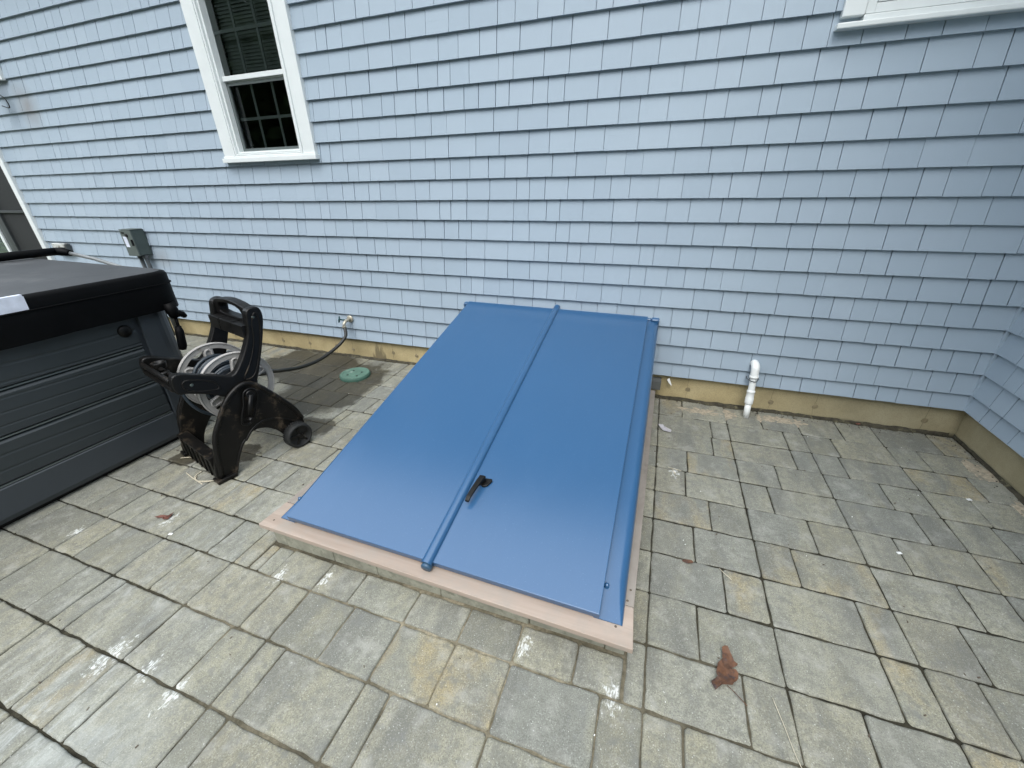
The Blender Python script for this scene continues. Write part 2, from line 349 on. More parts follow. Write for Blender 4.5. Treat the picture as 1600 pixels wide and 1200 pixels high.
M['rooff'] = simple('soffit_white', (.7, .72, .72), .6, var=.04)
M['shing'] = simple('roof_shingle', (.06, .06, .065), .9, var=.3, vs=20)
M['bark'] = simple('bark', (.07, .055, .04), .9, bs=20)
M['foliage'] = simple('foliage', (.045, .075, .025), .8, var=.5, vs=.7)
M['lamp'] = simple('lamp_bronze', (.13, .06, .035), .5)

# ------------------------------------------------------------------ setting: ground, patio
E = 0.127; Z0 = 0.158
def z_course(k): return 0.188 if k == 0 else Z0 + k * E
XC = 1.755                                      # inside corner of the siding
g = G(); n = 14
g.add([(-60, -80, -.06), (60, -80, -.06), (60, 40, -.06), (-60, 40, -.06)], [(0, 1, 2, 3)])
tag(g.build('ground', M['lawn']), kind='structure')
g = G()
N = 130
for i in range(1):
    g.add([(-9, -6.6, -.0065), (5, -6.6, -.0065), (5, .03, -.0065), (-9, .03, -.0065)], [(0, 1, 2, 3)])
g.add([(-9, -6.6, -.0065), (5, -6.6, -.0065), (5, -6.6, -.08), (-9, -6.6, -.08)], [(0, 1, 2, 3)])
g.add([(-9, -6.6, -.0065), (-9, .03, -.0065), (-9, .03, -.08), (-9, -6.6, -.08)], [(0, 1, 2, 3)])
g.add([(5, -6.6, -.0065), (5, .03, -.0065), (5, .03, -.08), (5, -6.6, -.08)], [(0, 1, 2, 3)])
tag(g.build('joint_sand', M['sand']), kind='structure')

rowsY = [.015, -.215, -.412, -.604, -.803, -1.004, -1.205, -1.405, -1.608, -1.812, -2.013, -2.214, -2.425]
while rowsY[-1] > -6.4: rowsY.append(rowsY[-1] - .204)
colX = lambda i: .127 + .4125 * i
seen = [(.275,-.1),(.44,-.25),(.433,-.5),(.289,-.7),(.274,-.9),(.376,-1.1),(.298,-1.3),(.397,-1.5),(.293,-1.7),(.415,-1.92),(.237,-2.1),(.846,-.31),(.845,-.51),(.729,-.7),(.661,-.9),(.785,-1.1),
 (.676,-1.3),(.839,-1.52),(.84,-1.72),(.728,-1.9),(1.177,-.12),(1.095,-.3),(1.077,-.5),(1.195,-.72),(1.246,-.92),(1.099,-1.12),(1.224,-1.32),(1.135,-1.5),(1.505,-.3),(1.632,-.5),(1.547,-.7),(1.531,-.9),
 (.003,-2.12),(-.484,-2.12),(-.898,-2.12),(-1.023,-2.33),(-.607,-2.33),(-.485,-1.9),(-.943,-1.9),(-.088,-1.9),(-2.639,-2.1),(-2.21,-2.1),(-1.726,-2.1),(-2.08,-2.32),(-1.847,-2.32),(-2.48,-2.3),
 (-1.69,-2.53),(-1.427,-2.53),(-1.027,-2.53),(-2.52,-1.92),(-2.211,-1.92),(-1.68,-1.92),(-2.115,-1.72),(-1.768,-1.72),(-2.2,-1.5),(-1.742,-1.5),(-1.72,-1.12),(-1.87,-.95),(-1.27,-2.33),(-2.05,-1.3)]
extra = [(-1.392, -1.92)]
def jn(x, y, s): return noise.noise(Vector((x * 9, y * 9, s * 7.3)))
pv = G()
def paver(x0, x1, y0, y1, rv):
    if x1 - x0 < .02 or y1 - y0 < .02: return
    lod = (x0 > -3.6 and x1 < 2.2 and y0 > -3.3)
    hx = .0016 + .0014 * rnd.random(); hy = .0026 + .0018 * rnd.random()
    x0 += hx; x1 -= hx; y0 += hy; y1 -= hy
    rc = .003 + .005 * rnd.random(); st = .012 if lod else .06; pts = []
    def edge(ax, ay, bx, by):
        L = math.hypot(bx - ax, by - ay); k = max(1, int(L / st))
        for i in range(k + 1): pts.append((ax + (bx - ax) * i / k, ay + (by - ay) * i / k))
    edge(x0 + rc, y0, x1 - rc, y0); edge(x1, y0 + rc, x1, y1 - rc); edge(x1 - rc, y1, x0 + rc, y1); edge(x0, y1 - rc, x0, y0 + rc)
    cx, cy = (x0 + x1) / 2, (y0 + y1) / 2; sd_ = rv * 50
    wob = []
    for (px_, py_) in pts:
        a1 = noise.noise(Vector((px_ * 14, py_ * 14, sd_))) * .0028 + noise.noise(Vector((px_ * 55, py_ * 55, sd_))) * .0013
        a2 = noise.noise(Vector((px_ * 14, py_ * 14, sd_ + 9))) * .0028 + noise.noise(Vector((px_ * 55, py_ * 55, sd_ + 9))) * .0013
        wob.append((px_ + a1, py_ + a2 * 1.5))
    zt = (rnd.random() - .5) * .0045; tx = (rnd.random() - .5) * .010; ty = (rnd.random() - .5) * .012
    rings = []
    for ins, z in ((0, -.020), (0, -.0060), (.0016, -.0022), (.0045, -.0004), (.010, 0)):
        ring = []
        for px_, py_ in wob:
            dx = min(1, max(-1, (px_ - cx) / ((x1 - x0) / 2))); dy = min(1, max(-1, (py_ - cy) / ((y1 - y0) / 2)))
            ex = px_ - ins * (dx if abs(dx) > .93 else dx * .3); ey = py_ - ins * (dy if abs(dy) > .93 else dy * .3)
            ring.append((ex, ey, z + zt + tx * (ex - cx) + ty * (ey - cy) + (noise.noise(Vector((ex * 30, ey * 30, sd_))) * .0012 if ins else 0)))
        rings.append(ring)
    n = len(wob); vs = [q for rg in rings for q in rg]; fs = []
    for a in range(4):
        for i in range(n): j = (i + 1) % n; fs.append((a * n + i, a * n + j, (a + 1) * n + j, (a + 1) * n + i))
    fs.append(list(range(4 * n, 5 * n)))
    b = len(pv.v); pv.add(vs, fs, rv, True); pv.sm[-1] = False
HX0, HX1, HY = -1.437, .060, -1.873             # hatch curb footprint
def clipped(x0, x1, y0, y1):
    rv = rnd.random()
    if x1 <= HX0 or x0 >= HX1 or y1 <= HY: paver(x0, x1, y0, y1, rv); return
    if x0 < HX0 - .03: paver(x0, HX0 - .004, y0, y1, rv); 
    if x1 > HX1 + .03: paver(HX1 + .006, x1, y0, y1, rv)
    if y0 < HY - .03: paver(max(x0, HX0 - .0), min(x1, HX1), y0, HY - .006, rv)
for j in range(len(rowsY) - 1):
    yt, yb = rowsY[j], rowsY[j + 1]
    for i in range(-21, 9):
        xa, xb = colX(i), colX(i + 1)
        if xb > XC + .04:
            if xa > XC + .04 and yt > -2.65: continue
            if yt > -2.65: xb = XC + .03
        cand = [x for x, y in seen if xa + .05 < x < xb - .04 and yb < y < yt]
        cuts = sorted(cand) if cand else [xa + rnd.choice((.137, .206, .275, .275, .137))]
        cuts += [x for x, y in extra if xa < x < xb and yb < y < yt]; cuts.sort()
        if yt - yb > .22 and j > 0 and rnd.random() < .3: cuts = cuts[:1]
        xs = [xa] + [c for c in cuts if xa + .05 < c < xb - .04] + [xb]
        for a, b in zip(xs, xs[1:]): clipped(a, b, yb, yt)
tag(pv.build('patio', M['pave']), kind='structure')

# soil and litter along the foot of the foundation
g = G()
def strip(pts, wd, ht, seg=220):
    path = catmull([(x, y, 0) for x, y in pts], 60)
    prevs = None
    for i, q in enumerate(path):
        t = (path[min(i + 1, len(path) - 1)] - path[max(0, i - 1)]).normalized(); nn = Vector((t.y, -t.x, 0))
        row = []
        for k in range(7):
            s_ = k / 6; nz = noise.noise(Vector((q.x * 22, q.y * 22, k * 1.7))); nw = .55 + .75 * noise.noise(Vector((q.x * 3.1, q.y * 3.1, 4)))+ .2 * noise.noise(Vector((q.x * 30, q.y * 30, 1)))
            W = wd * max(.12, nw)
            h = ht * math.sin(math.pi * min(1, (1 - s_) * 1.1 + .02) * .5) * (1 + .8 * nz) - .006 * s_ + .002
            row.append(q + nn * (W * s_ + .004 * nz) + Vector((0, 0, h)))
        if prevs: g.add(prevs + row, [(a, a + 1, a + 8, a + 7) for a in range(6)], 0, True)
        prevs = row
strip([(.08, .028), (.5, .028), (1.0, .03), (1.4, .03), (1.76, .03)], .046, .013)
strip([(1.785, .03), (1.785, -.5), (1.785, -1.2), (1.785, -2.2)], .034, .010)
strip([(-4.6, .028), (-3.5, .028), (-2.6, .028), (-1.8, .028), (-1.40, .028)], .030, .012)
for _ in range(420):
    q = rnd.random(); x = rnd.uniform(.1, 1.75); y = .02 - abs(rnd.gauss(0, .03)); s_ = rnd.uniform(.001, .0032)
    if q < .3: x, y = XC + .02 - abs(rnd.gauss(0, .05)), rnd.uniform(-1.5, 0)
    an = rnd.uniform(0, 3.1); g.obox((x, y, s_ * .6), (s_ * math.cos(an), s_ * math.sin(an), 0), (-s_ * .6 * math.sin(an), s_ * .6 * math.cos(an), 0), (0, 0, s_ * .5))
tag(g.build('soil_edge', M['soil']), kind='structure')
g = G()                                          # drifts of loose sand over the pavers by the pipe
def drift(cx, cy, rx, ry, h, s_):
    n1, n2 = 9, 46; vs = [(cx, cy, h)]; fs = []
    for a in range(1, n1 + 1):
        for b in range(n2):
            an = 2 * math.pi * b / n2; ir = 1 + .38 * noise.noise(Vector((math.cos(an) * 1.7, math.sin(an) * 1.7, s_))) + .16 * noise.noise(Vector((math.cos(an) * 7, math.sin(an) * 7, s_)))
            x = cx + rx * a / n1 * ir * math.cos(an); y = cy + ry * a / n1 * ir * math.sin(an)
            vs.append((x, min(y, .026), (h * (1 - (a / n1) ** 2) - .0012 + .0030 * noise.noise(Vector((x * 90, y * 90, 0)))) if a < n1 else -.006))
    for b in range(n2): fs.append((0, 1 + b, 1 + (b + 1) % n2))
    for a in range(n1 - 1):
        for b in range(n2): fs.append((1 + a * n2 + b, 1 + a * n2 + (b + 1) % n2, 1 + (a + 1) * n2 + (b + 1) % n2, 1 + (a + 1) * n2 + b))
    g.add(vs, fs, 0, True)
drift(.44, -.10, .20, .075, .0040, 1); drift(.86, -.08, .17, .06, .0035, 5); drift(1.72, -.35, .05, .12, .0022, 9); drift(1.745, -.70, .045, .16, .0025, 12)
tag(g.build('sand_drift', M['gsand']), kind='structure')

# ------------------------------------------------------------------ house
house = emp('house', 'two storey house clad in pale blue grey shingles on a concrete foundation', 'house', (-3, .5, 0))
XL = -9.0; TOP = 3.72; YR = -2.7  # eave height and side wall end, out of view, set for their shade
win1 = (-3.30, -2.49, 1.63, 2.68); win2 = (.67, 1.50, 2.06, 3.0); door = (-8.25, -6.42, .17, 2.25)
g = G()
def shingle_wall(P, x0, x1, holes, seed):
    rr = random.Random(seed); k = 0
    while z_course(k) < TOP:
        za, zb = z_course(k), min(TOP, z_course(k + 1)); yb_, yt_ = -.0090, .0090
        xs = [x0]; wprev = 0
        while xs[-1] < x1:
            w_ = rr.choice((.088, .1, .112, .125, .137, .15, .165, .185)) * rr.uniform(.95, 1.05)
            if abs(w_ - wprev) < .01: w_ *= 1.15
            wprev = w_; xs.append(xs[-1] + w_)
        xs[-1] = x1
        if xs[-1] - xs[-2] < .05: xs.pop(-2)
        zc = sorted({za, zb} | {h[i] for h in holes for i in (2, 3) if za < h[i] < zb})
        for z0_, z1_ in zip(zc, zc[1:]):
            free = [(x0, x1)]
            for h in holes:
                if h[2] < (z0_ + z1_) / 2 < h[3]:
                    nf = []
                    for a, b in free:
                        if h[0] > a: nf.append((a, min(b, h[0])))
                        if h[1] < b: nf.append((max(a, h[1]), b))
                    free = [q for q in nf if q[1] - q[0] > .001]
            Y = lambda z, o=0: yb_ + (yt_ - yb_) * (z - za) / (zb - za) + o
            rr2 = random.Random(seed * 999 + k)
            for a, b in zip(xs, xs[1:]):
                gp = rr2.choice((.0007, .0013, .0017, .0020, .0024, .0026)); at = rr2.random(); dd = rr2.uniform(-.0008, .0008); dz = rr2.uniform(-.0012, .0006); t1, t2 = rr2.uniform(-.0006, .0006), rr2.uniform(-.0006, .0006)
                for fa, fb in free:
                    s0, s1 = max(a + gp, fa), min(b - gp, fb)
                    if s1 - s0 < .002: continue
                    zl_ = z0_ + (dz if z0_ == za else 0)
                    p = [P(s0, Y(z0_) + dd + t1, zl_ + t1 * .6), P(s1, Y(z0_) + dd - t2, zl_), P(s1, Y(z1_) + dd, z1_), P(s0, Y(z1_) + dd, z1_)]
                    q = [P(s0, Y(z0_, .011), zl_), P(s1, Y(z0_, .011), zl_), P(s1, Y(z1_, .011), z1_), P(s0, Y(z1_, .011), z1_)]
                    g.add(p + q, [(0, 1, 2, 3), (0, 3, 7, 4), (1, 5, 6, 2), (0, 4, 5, 1)], at)
            for fa, fb in free:
                g.add([P(fa, Y(z0_, .0095), z0_), P(fb, Y(z0_, .0095), z0_), P(fb, Y(z1_, .0095), z1_), P(fa, Y(z1_, .0095), z1_)], [(0, 1, 2, 3)], .3)
                if z0_ == za: g.add([P(fa, yb_ + .0003, za + .0002), P(fb, yb_ + .0003, za + .0002), P(fb, .05, za + .0002), P(fa, .05, za + .0002)], [(0, 1, 2, 3)], .3)
        k += 1
shingle_wall(lambda a, y, z: (a, y, z), XL, XC, [win1, win2, door], 3)
shingle_wall(lambda a, y, z: (XC + y, -a, z), 0, -YR, [], 5)
# narrow caulked strip in the inside corner, course by course
g.box(XC - .010, XC + .004, -.011, .004, .19, TOP, .8)
siding = g.build('siding', M['siding'], house)
g = G()
g.box(XL, 1.9, .030, .25, -.3, .21); g.box(1.787, 2.0, YR + .03, .030, -.3, .21)
fnd = g.build('foundation', M['found'], house)
for x in [-4.3, -3.98, -3.66, -3.34, -3.02, -2.72, -2.52, -2.10, -1.86, .30, .80, 1.05, 1.62]:
    xx = x + rnd.uniform(-.01, .01); g = G(); g2 = G()
    g.tube([(xx + noise.noise(Vector((x * 5, z * 30, 0))) * .006, .0295, z) for z in [i * .02 for i in range(0, 10)]], .0009, 4)
    g2.lathe([(0, .0035), (.006, .004), (.011, .0015), (.014, .004), (.0165, 0)], (xx + .004, .0300, .075 + rnd.uniform(-.01, .012)), (0, -1, 0), 11, False)
    g2.tube([(xx - .012, .029, .078), (xx + .018, .0285, .074)], .0022, 5)
    g.build('form_seam', M['seam'], house); g2.build('tie_mark', M['tie'], house)
# wall core and storey above
g = G(); core_y0 = .055
def wallfill(x0, x1, z0, z1): g.box(x0, x1, .045, .14, z0, z1)
wallfill(XL, door[0], .21, TOP); wallfill(door[0], door[1], door[3], TOP); wallfill(door[1], win1[0], .21, TOP)
wallfill(win1[0], win1[1], .21, win1[2]); wallfill(win1[0], win1[1], win1[3], TOP); wallfill(win1[1], win2[0], .21, TOP)
wallfill(win2[0], win2[1], .21, win2[2]); wallfill(win2[0], win2[1], win2[3], TOP); wallfill(win2[1], 1.9, .21, TOP)
g.box(XC + .045, XC + .14, YR, .04, .21, TOP)
g.build('wall_core', M['interior'], house)
g = G(); g.box(XL, XC + .14, -.48, .14, TOP, TOP + .03); g.box(XL, XC - .482, -.50, -.48, TOP - .02, TOP + .16); g.box(XC - .48, XC + .14, YR - .2, -.482, TOP + .002, TOP + .032); g.box(XC - .50, XC - .48, YR - .2, -.50, TOP - .02, TOP + .16)
g.build('shading_eave', M['rooff'], house)  # unseen overhang, lowered and deepened to shade the upper wall
g = G(); g.add([(XL, -.42, TOP + .16), (2.2, -.42, TOP + .16), (2.2, 3.5, TOP + 2.2), (XL, 3.5, TOP + 2.2)], [(0, 1, 2, 3)]); g.add([(XL, -.42, TOP + .16), (2.2, -.42, TOP + .16), (2.2, 3.5, TOP + 2.15), (XL, 3.5, TOP + 2.15)], [(3, 2, 1, 0)])
g.build('roof', M['shing'], house)

# left window -----------------------------------------------------------
g = G()
x0, x1, z0, z1 = -3.345, -2.452, 1.578, 2.80
g.box(x0, x0 + .105, -.028, .02, z0 + .03, z1); g.box(x1 - .105, x1, -.028, .02, z0 + .03, z1); g.box(x0 + .105, x1 - .105, -.028, .02, z1 - .105, z1)
wf = g.build('window', M['white'], house, .003)
wf['label'] = 'tall double hung window with white casing and grey muntins'
g = G(); g.box(x0 - .014, x1 + .014, -.045, .02, z0, z0 + .03); g.box(x0 - .006, x1 + .006, -.034, -.0285, z0 + .0302, z0 + .045); g.build('window_sill', M['white'], wf, .003)
g = G()
fx0, fx1, fz0, fz1 = x0 + .105, x1 - .105, z0 + .03, z1 - .105
for (d0, d1, ins, wd) in ((-.036, .06, 0, .016), (-.030, .075, .016, .014), (-.012, .09, .030, .016)):
    g.box(fx0 + ins, fx0 + ins + wd, d0, d1, fz0 + ins, fz1 - ins); g.box(fx1 - ins - wd, fx1 - ins, d0, d1, fz0 + ins, fz1 - ins)
    g.box(fx0 + ins + wd, fx1 - ins - wd, d0, d1, fz0 + ins, fz0 + ins + wd * .8); g.box(fx0 + ins + wd, fx1 - ins - wd, d0, d1, fz1 - ins - wd, fz1 - ins)
g.build('window_frame', M['white'], wf, .002)
gx0, gx1 = fx0 + .046, fx1 - .046; zb0 = fz0 + .043; zm = 2.118; zt1 = fz1 - .05
g = G(); g.box(gx0, gx1, .012, .045, zm - .018, zm + .012); g.box(gx0, gx1, .046, .075, zm - .030, zm + .004); g.build('meeting_rail', M['white'], wf, .002)
g = G(); a = .022
g.box(gx0, gx0 + a, .028, .040, zb0, zm - .031); g.box(gx1 - a, gx1, .028, .040, zb0, zm - .031); g.box(gx0 + a, gx1 - a, .028, .040, zb0, zb0 + a); g.box(gx0 + a, gx1 - a, .028, .040, zm - .045, zm - .031)
g.build('screen_frame', M['frame_grey'], wf)
def panes(za, zb, y):
    g = G(); dx = (gx1 - gx0) / 3
    for i in (1, 2): g.box(gx0 + dx * i - .0095, gx0 + dx * i + .0095, y - .003, y + .003, za, zb)
    zc = (za + zb) / 2; g.box(gx0, gx1, y - .0042, y + .0042, zc - .0095, zc + .0095)
    g.build('muntin', M['muntin'], wf)
    g = G(); g.pane(gx0, gx1, y - .012, za, zb); g.build('window_pane', M['glass'], wf, recalc=False)
panes(zb0, zm - .03, .068); panes(zm + .012, zt1, .052)
g = G()
z_ = zm + .02
while z_ < zt1:
    g.obox(((gx0 + gx1) / 2, .125, z_), ((gx1 - gx0) / 2 + .02, 0, 0), (0, .005, .0118), (0, -.0005, .0002)); z_ += .021
g.build('blind', M['blind'], wf)
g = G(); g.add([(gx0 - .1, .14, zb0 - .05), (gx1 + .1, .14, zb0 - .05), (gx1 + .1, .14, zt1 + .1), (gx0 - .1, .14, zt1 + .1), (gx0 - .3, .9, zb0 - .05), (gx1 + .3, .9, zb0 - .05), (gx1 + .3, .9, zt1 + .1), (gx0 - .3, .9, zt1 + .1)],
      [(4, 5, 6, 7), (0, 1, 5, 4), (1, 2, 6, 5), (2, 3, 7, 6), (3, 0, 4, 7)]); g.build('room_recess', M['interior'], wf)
# right window ----------------------------------------------------------
g = G(); x0, x1, z0, z1 = .625, 1.55, 1.990, 3.08
g.box(x0, x0 + .085, -.030, .02, z0 + .045, z1); g.box(x1 - .085, x1, -.030, .02, z0 + .045, z1); g.box(x0 + .085, x1 - .085, -.030, .02, z1 - .085, z1); g.box(x0 + .085, x1 - .085, -.030, .02, z0 + .022, z0 + .045)
wf = g.build('window', M['white'], house, .003); wf['label'] = 'white framed window high on the right of the wall, only its foot in view'
g = G(); g.box(x0 - .012, x1 + .012, -.046, .02, z0, z0 + .022); g.build('window_sill', M['white'], wf, .004)
g = G(); s_ = .055
for (i0, y0_) in ((.085, -.018), (.125, -.008)):
    za = z0 + .045 + (i0 - .085); g.box(x0 + i0 + .003, x0 + i0 + .038, y0_, .06, za + .004, z1 - i0); g.box(x1 - i0 - .038, x1 - i0 - .003, y0_, .06, za + .004, z1 - i0); g.box(x0 + i0 + .038, x1 - i0 - .038, y0_, .06, za + .004, za + .038); g.box(x0 + i0 + .038, x1 - i0 - .038, y0_, .06, z1 - i0 - .038, z1 - i0)
g.build('window_frame', M['white'], wf, .002)
g = G(); g.pane(x0 + .16, x1 - .16, .02, z0 + .11, z1 - .16); g.build('window_pane', M['glass'], wf, recalc=False)
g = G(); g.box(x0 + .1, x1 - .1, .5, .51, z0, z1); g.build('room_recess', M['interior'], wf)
# patio door ------------------------------------------------------------
g = G(); g.box(-6.462, -6.388, -.030, .05, .20, 2.32); g.box(-8.3, -6.462, -.030, .05, 2.24, 2.32); g.box(-8.37, -8.3, -.030, .05, .20, 2.32)
df = g.build('patio_door', M['white'], house, .003); df['label'] = 'sliding patio door with white casing and a dark insect screen'
g = G(); g.box(-8.3, -6.462, -.02, .10, .17, .21); g.box(-6.53, -6.464, .0, .05, .21, 2.24); g.box(-7.10, -7.02, -.004, .046, .21, 2.24); g.box(-7.02, -6.53, .0, .05, .21, .32); g.box(-7.02, -6.53, .0, .05, 1.20, 1.225)
g.build('screen_door_frame', M['bronze'], df, .003)
g = G(); g.box(-7.02, -6.53, .020, .022, .32, 2.24); g.build('insect_screen', M['screen'], df)
g = G(); g.box(-7.17, -7.10, .0, .06, .21, 2.24); g.build('door_stile', M['stile'], df, .003)
g = G(); g.box(-7.235, -7.19, -.008, .05, .21, 2.24); g.build('door_edge', M['white'], df, .003)
g = G(); g.pane(-8.3, -7.235, .03, .21, 2.24); g.build('door_pane', M['glass'], df, recalc=False)
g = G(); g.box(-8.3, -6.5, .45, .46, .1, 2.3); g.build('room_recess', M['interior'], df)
g = G()
z_ = .25
while z_ < 2.2: g.box(-8.28, -7.26, .10, .104, z_, z_ + .045); z_ += .05
g.build('pale_slats', M['rooff'], df)  # pale slats standing in for the reflection in the door pane

# wall lamp, only its edge in view ------------------------------------------------
t = emp('wall_lamp', 'wall lantern with a white backing block at the left edge above the stained shingles', 'lamp', (-5.84, -.02, 2.3))
g = G(); g.box(-5.98, -5.755, -.030, .0, 2.305, 2.52); g.build('backing_block', M['white'], t, .003)
g = G(); g.lathe([(.0, .0), (.055, .0), (.06, .01), (.045, .02), (.02, .028), (.0, .03)], (-5.87, -.030, 2.42), (0, -1, 0), 20); g.tube([(-5.87, -.05, 2.42), (-5.87, -.12, 2.47), (-5.87, -.16, 2.44)], .009); g.lathe([(.01, .10), (.07, .06), (.075, .05), (.05, .04), (.05, -.14), (.035, -.17), (0, -.18)], (-5.87, -.16, 2.33), (0, 0, 1), 8, False); g.build('lantern', M['lamp'], t)
g = G(); g.tube(catmull([(-5.90, -.04, 2.30), (-5.86, -.06, 2.22), (-5.80, -.05, 2.16), (-5.82, -.04, 2.10), (-5.92, -.04, 2.12)], 8), .004); g.build('wire', M['blackp2'], t)

# outlet cover behind the tub
t = emp('outlet_cover', 'weathered pale outlet cover stained dark beside the patio door', 'outlet cover', (-6.1, -.02, .85))
g = G(); g.box(-6.20, -5.99, -.055, -.005, .80, .905); g.build('cover_body', simple('weathered_vinyl', (.50, .52, .50), .6, dirt=((.12, .11, .09), 16, .45)), t, .006)
g = G(); g.box(-5.99, -5.965, -.05, -.005, .80, .90); g.build('hinge_flap', M['stile'], t, .003)

# disconnect box
t = emp('disconnect_box', 'grey green electrical disconnect box with a white label and two conduits', 'electrical box', (-4.76, -.05, .84))
g = G(); g.box(-4.835, -4.69, -.115, -.006, .838, 1.068); g.build('enclosure', M['boxd'], t, .004)
g = G(); g.box(-4.838, -4.687, -.128, -.1155, .834, 1.066); g.box(-4.840, -4.684, -.13, -.02, 1.0685, 1.074); g.build('cover', M['boxg'], t, .003)
g = G(); g.box(-4.815, -4.765, -.1300, -.1285, .915, 1.01); g.build('label_sticker', M['wlabel'], t)
g = G(); g.lathe([(.0, .012), (.012, .012), (.016, .004), (.016, 0)], (-4.752, -.128, 1.02), (0, -1, 0), 14, False); g.build('switch_knob', M['blackp2'], t, .001)
g = G(); g.box(-4.70, -4.694, -.145, -.128, .93, .985); g.build('latch', M['blackp2'], t, .001)
g = G(); g.box(-4.815, -4.775, -.1298, -.1285, 1.035, 1.05); g.build('warning_strip', M['blackp2'], t)
for x in (-4.80, -4.72):
    g = G(); g.tube([(x, -.06, .837), (x, -.06, .80), (x, -.055, .5), (x, -.05, .0)], .017, 14); g.lathe([(.024, 0), (.024, .028), (.018, .03)], (x, -.06, .808), (0, 0, 1), 14); g.build('conduit', M['conduit'], t)

# tap -------------------------------------------------------------------------
t = emp('garden_tap', 'brass garden tap with a teal handle on the shingles above the hose', 'tap', (-2.47, -.01, .37))
g = G(); g.lathe([(.0, .0), (.030, .0), (.031, .006), (.02, .010), (0, .011)], (-2.455, -.008, .372), (0, -1, 0), 20); g.tube([(-2.455, -.015, .372), (-2.455, -.07, .368), (-2.457, -.092, .352), (-2.457, -.095, .325)], [.014, .013, .013, .012], 12); g.lathe([(.017, 0), (.017, .018), (.012, .02)], (-2.457, -.095, .316), (0, 0, 1), 12, False); g.build('tap_body', M['brass'], t)
g = G(); g.tube([(-2.455, -.055, .372), (-2.495, -.085, .385)], .007, 8)
ax = Vector((-.8, -.55, .2)).normalized(); n1 = ax.orthogonal().normalized(); n2 = ax.cross(n1)
g.tube([Vector((-2.50, -.09, .386)) + (n1 * math.cos(a_) + n2 * math.sin(a_)) * (.023 + .003 * math.cos(a_ * 6)) for a_ in [i * math.pi / 12 for i in range(24)]], .0055, 8, True)
for a_ in range(3): d_ = (n1 * math.cos(a_ * 2.1) + n2 * math.sin(a_ * 2.1)) * .022; g.tube([Vector((-2.50, -.09, .386)) - d_, Vector((-2.50, -.09, .386)) + d_], .004, 6)
g.build('handle', M['teal'], t)

# valve lid
t = emp('valve_lid', 'round green plastic valve box lid on the damp pavers near the wall', 'lid', (-2.235, -.325, 0))
g = G(); g.lathe([(.118, -.02), (.121, .010), (.119, .022), (.114, .026)], (-2.235, -.325, 0), (0, 0, 1), 48); g.build('rim', M['dkgreen'], t)
g = G(); g.lathe([(.1135, .020), (.1135, .0285), (.110, .030), (.095, .029), (.093, .0275), (.055, .0275), (.053, .0295), (.0, .0295)], (-2.235, -.325, 0), (0, 0, 1), 48, False); g.build('cover', M['green'], t)
for a_, rr_ in ((.5, .055), (2.4, .05), (4.2, .06), (5.6, .07)): g = G(); x_, y_ = -2.235 + rr_ * math.cos(a_), -.325 + rr_ * math.sin(a_); g.lathe([(0, .0302), (.0085, .0302), (.0085, .029)], (x_, y_, 0), (0, 0, 1), 10, False); g.build('lid_hole', M['blackp2'], t)

# vent pipe --------------------------------------------------------------------
t = emp('vent_pipe', 'white plastic vent pipe with an elbow standing against the wall right of the blue hatch', 'pipe', (.664, -.087, 0))
pa, pb = Vector((.664, -.087, 0)), Vector((.656, -.045, .335)); PL = lambda q: pa.lerp(pb, q); pd = (pb - pa).normalized()
g = G(); g.tube([PL(-.03), PL(.30)], .0185, 28); g.build('pipe', M['white2'], t)
g = G(); g.tube([PL(.5), PL(.86)], .0195, 28, caps=False); g.build('pipe', M['white2'], t)
g = G(); g.lathe([(.0185, -.045), (.0235, -.043), (.0245, -.039), (.0245, -.003), (.023, 0), (.0228, .035), (.0245, .037), (.0245, .045), (.0195, .047)], PL(.40), pd, 28); g.build('coupling', M['white2'], t)
g = G(); g.tube(catmull([PL(.80), PL(.93), PL(.93) + Vector((-.001, .004, .016)), PL(.93) + Vector((-.002, .016, .027)), PL(.93) + Vector((-.003, .034, .030)), PL(.93) + Vector((-.004, .052, .030))], 5), .0238, 28); g.tube([PL(.785), PL(.83)], .0255, 28); g.build('elbow', M['white2'], t)
g = G(); pc = PL(.74); g.tube([pc + Vector((.0225 * math.cos(a_), .0225 * math.sin(a_), 0)) for a_ in [i * math.pi / 14 for i in range(28)]], .0032, 8, True); g.tube([pc + Vector((-.022, 0, 0)), pc + Vector((-.036, .022, .002)), pc + Vector((-.03, .05, .002))], .003, 6); g.tube([pc + Vector((.022, 0, 0)), pc + Vector((.036, .022, .002)), pc + Vector((.03, .05, .002))], .003, 6)
g.build('pipe_strap', M['conduit'], t)

# ------------------------------------------------------------------ bulkhead hatch
hatch = emp('cellar_hatch', 'sloped blue steel cellar hatch with two doors on a timber and concrete curb', 'cellar hatch', (-.68, -1.0, 0))
TL, TR = Vector((-1.352, -.004, .596)), Vector((.048, -.004, .583)); BL, BR = Vector((-1.408, -1.836, .128)), Vector((.041, -1.856, .124))
sn = (BR - BL).cross(TL - BL).normalized()
if sn.z < 0: sn = -sn
def S(a, v, w=0): return BL.lerp(BR, a).lerp(TL.lerp(TR, a), v) + sn * w
def slab(g, a0, a1, v0, v1, w0, w1):
    g.hexa([S(a0, v0, w0), S(a1, v0, w0), S(a1, v1, w0), S(a0, v1, w0), S(a0, v0, w1), S(a1, v0, w1), S(a1, v1, w1), S(a0, v1, w1)])
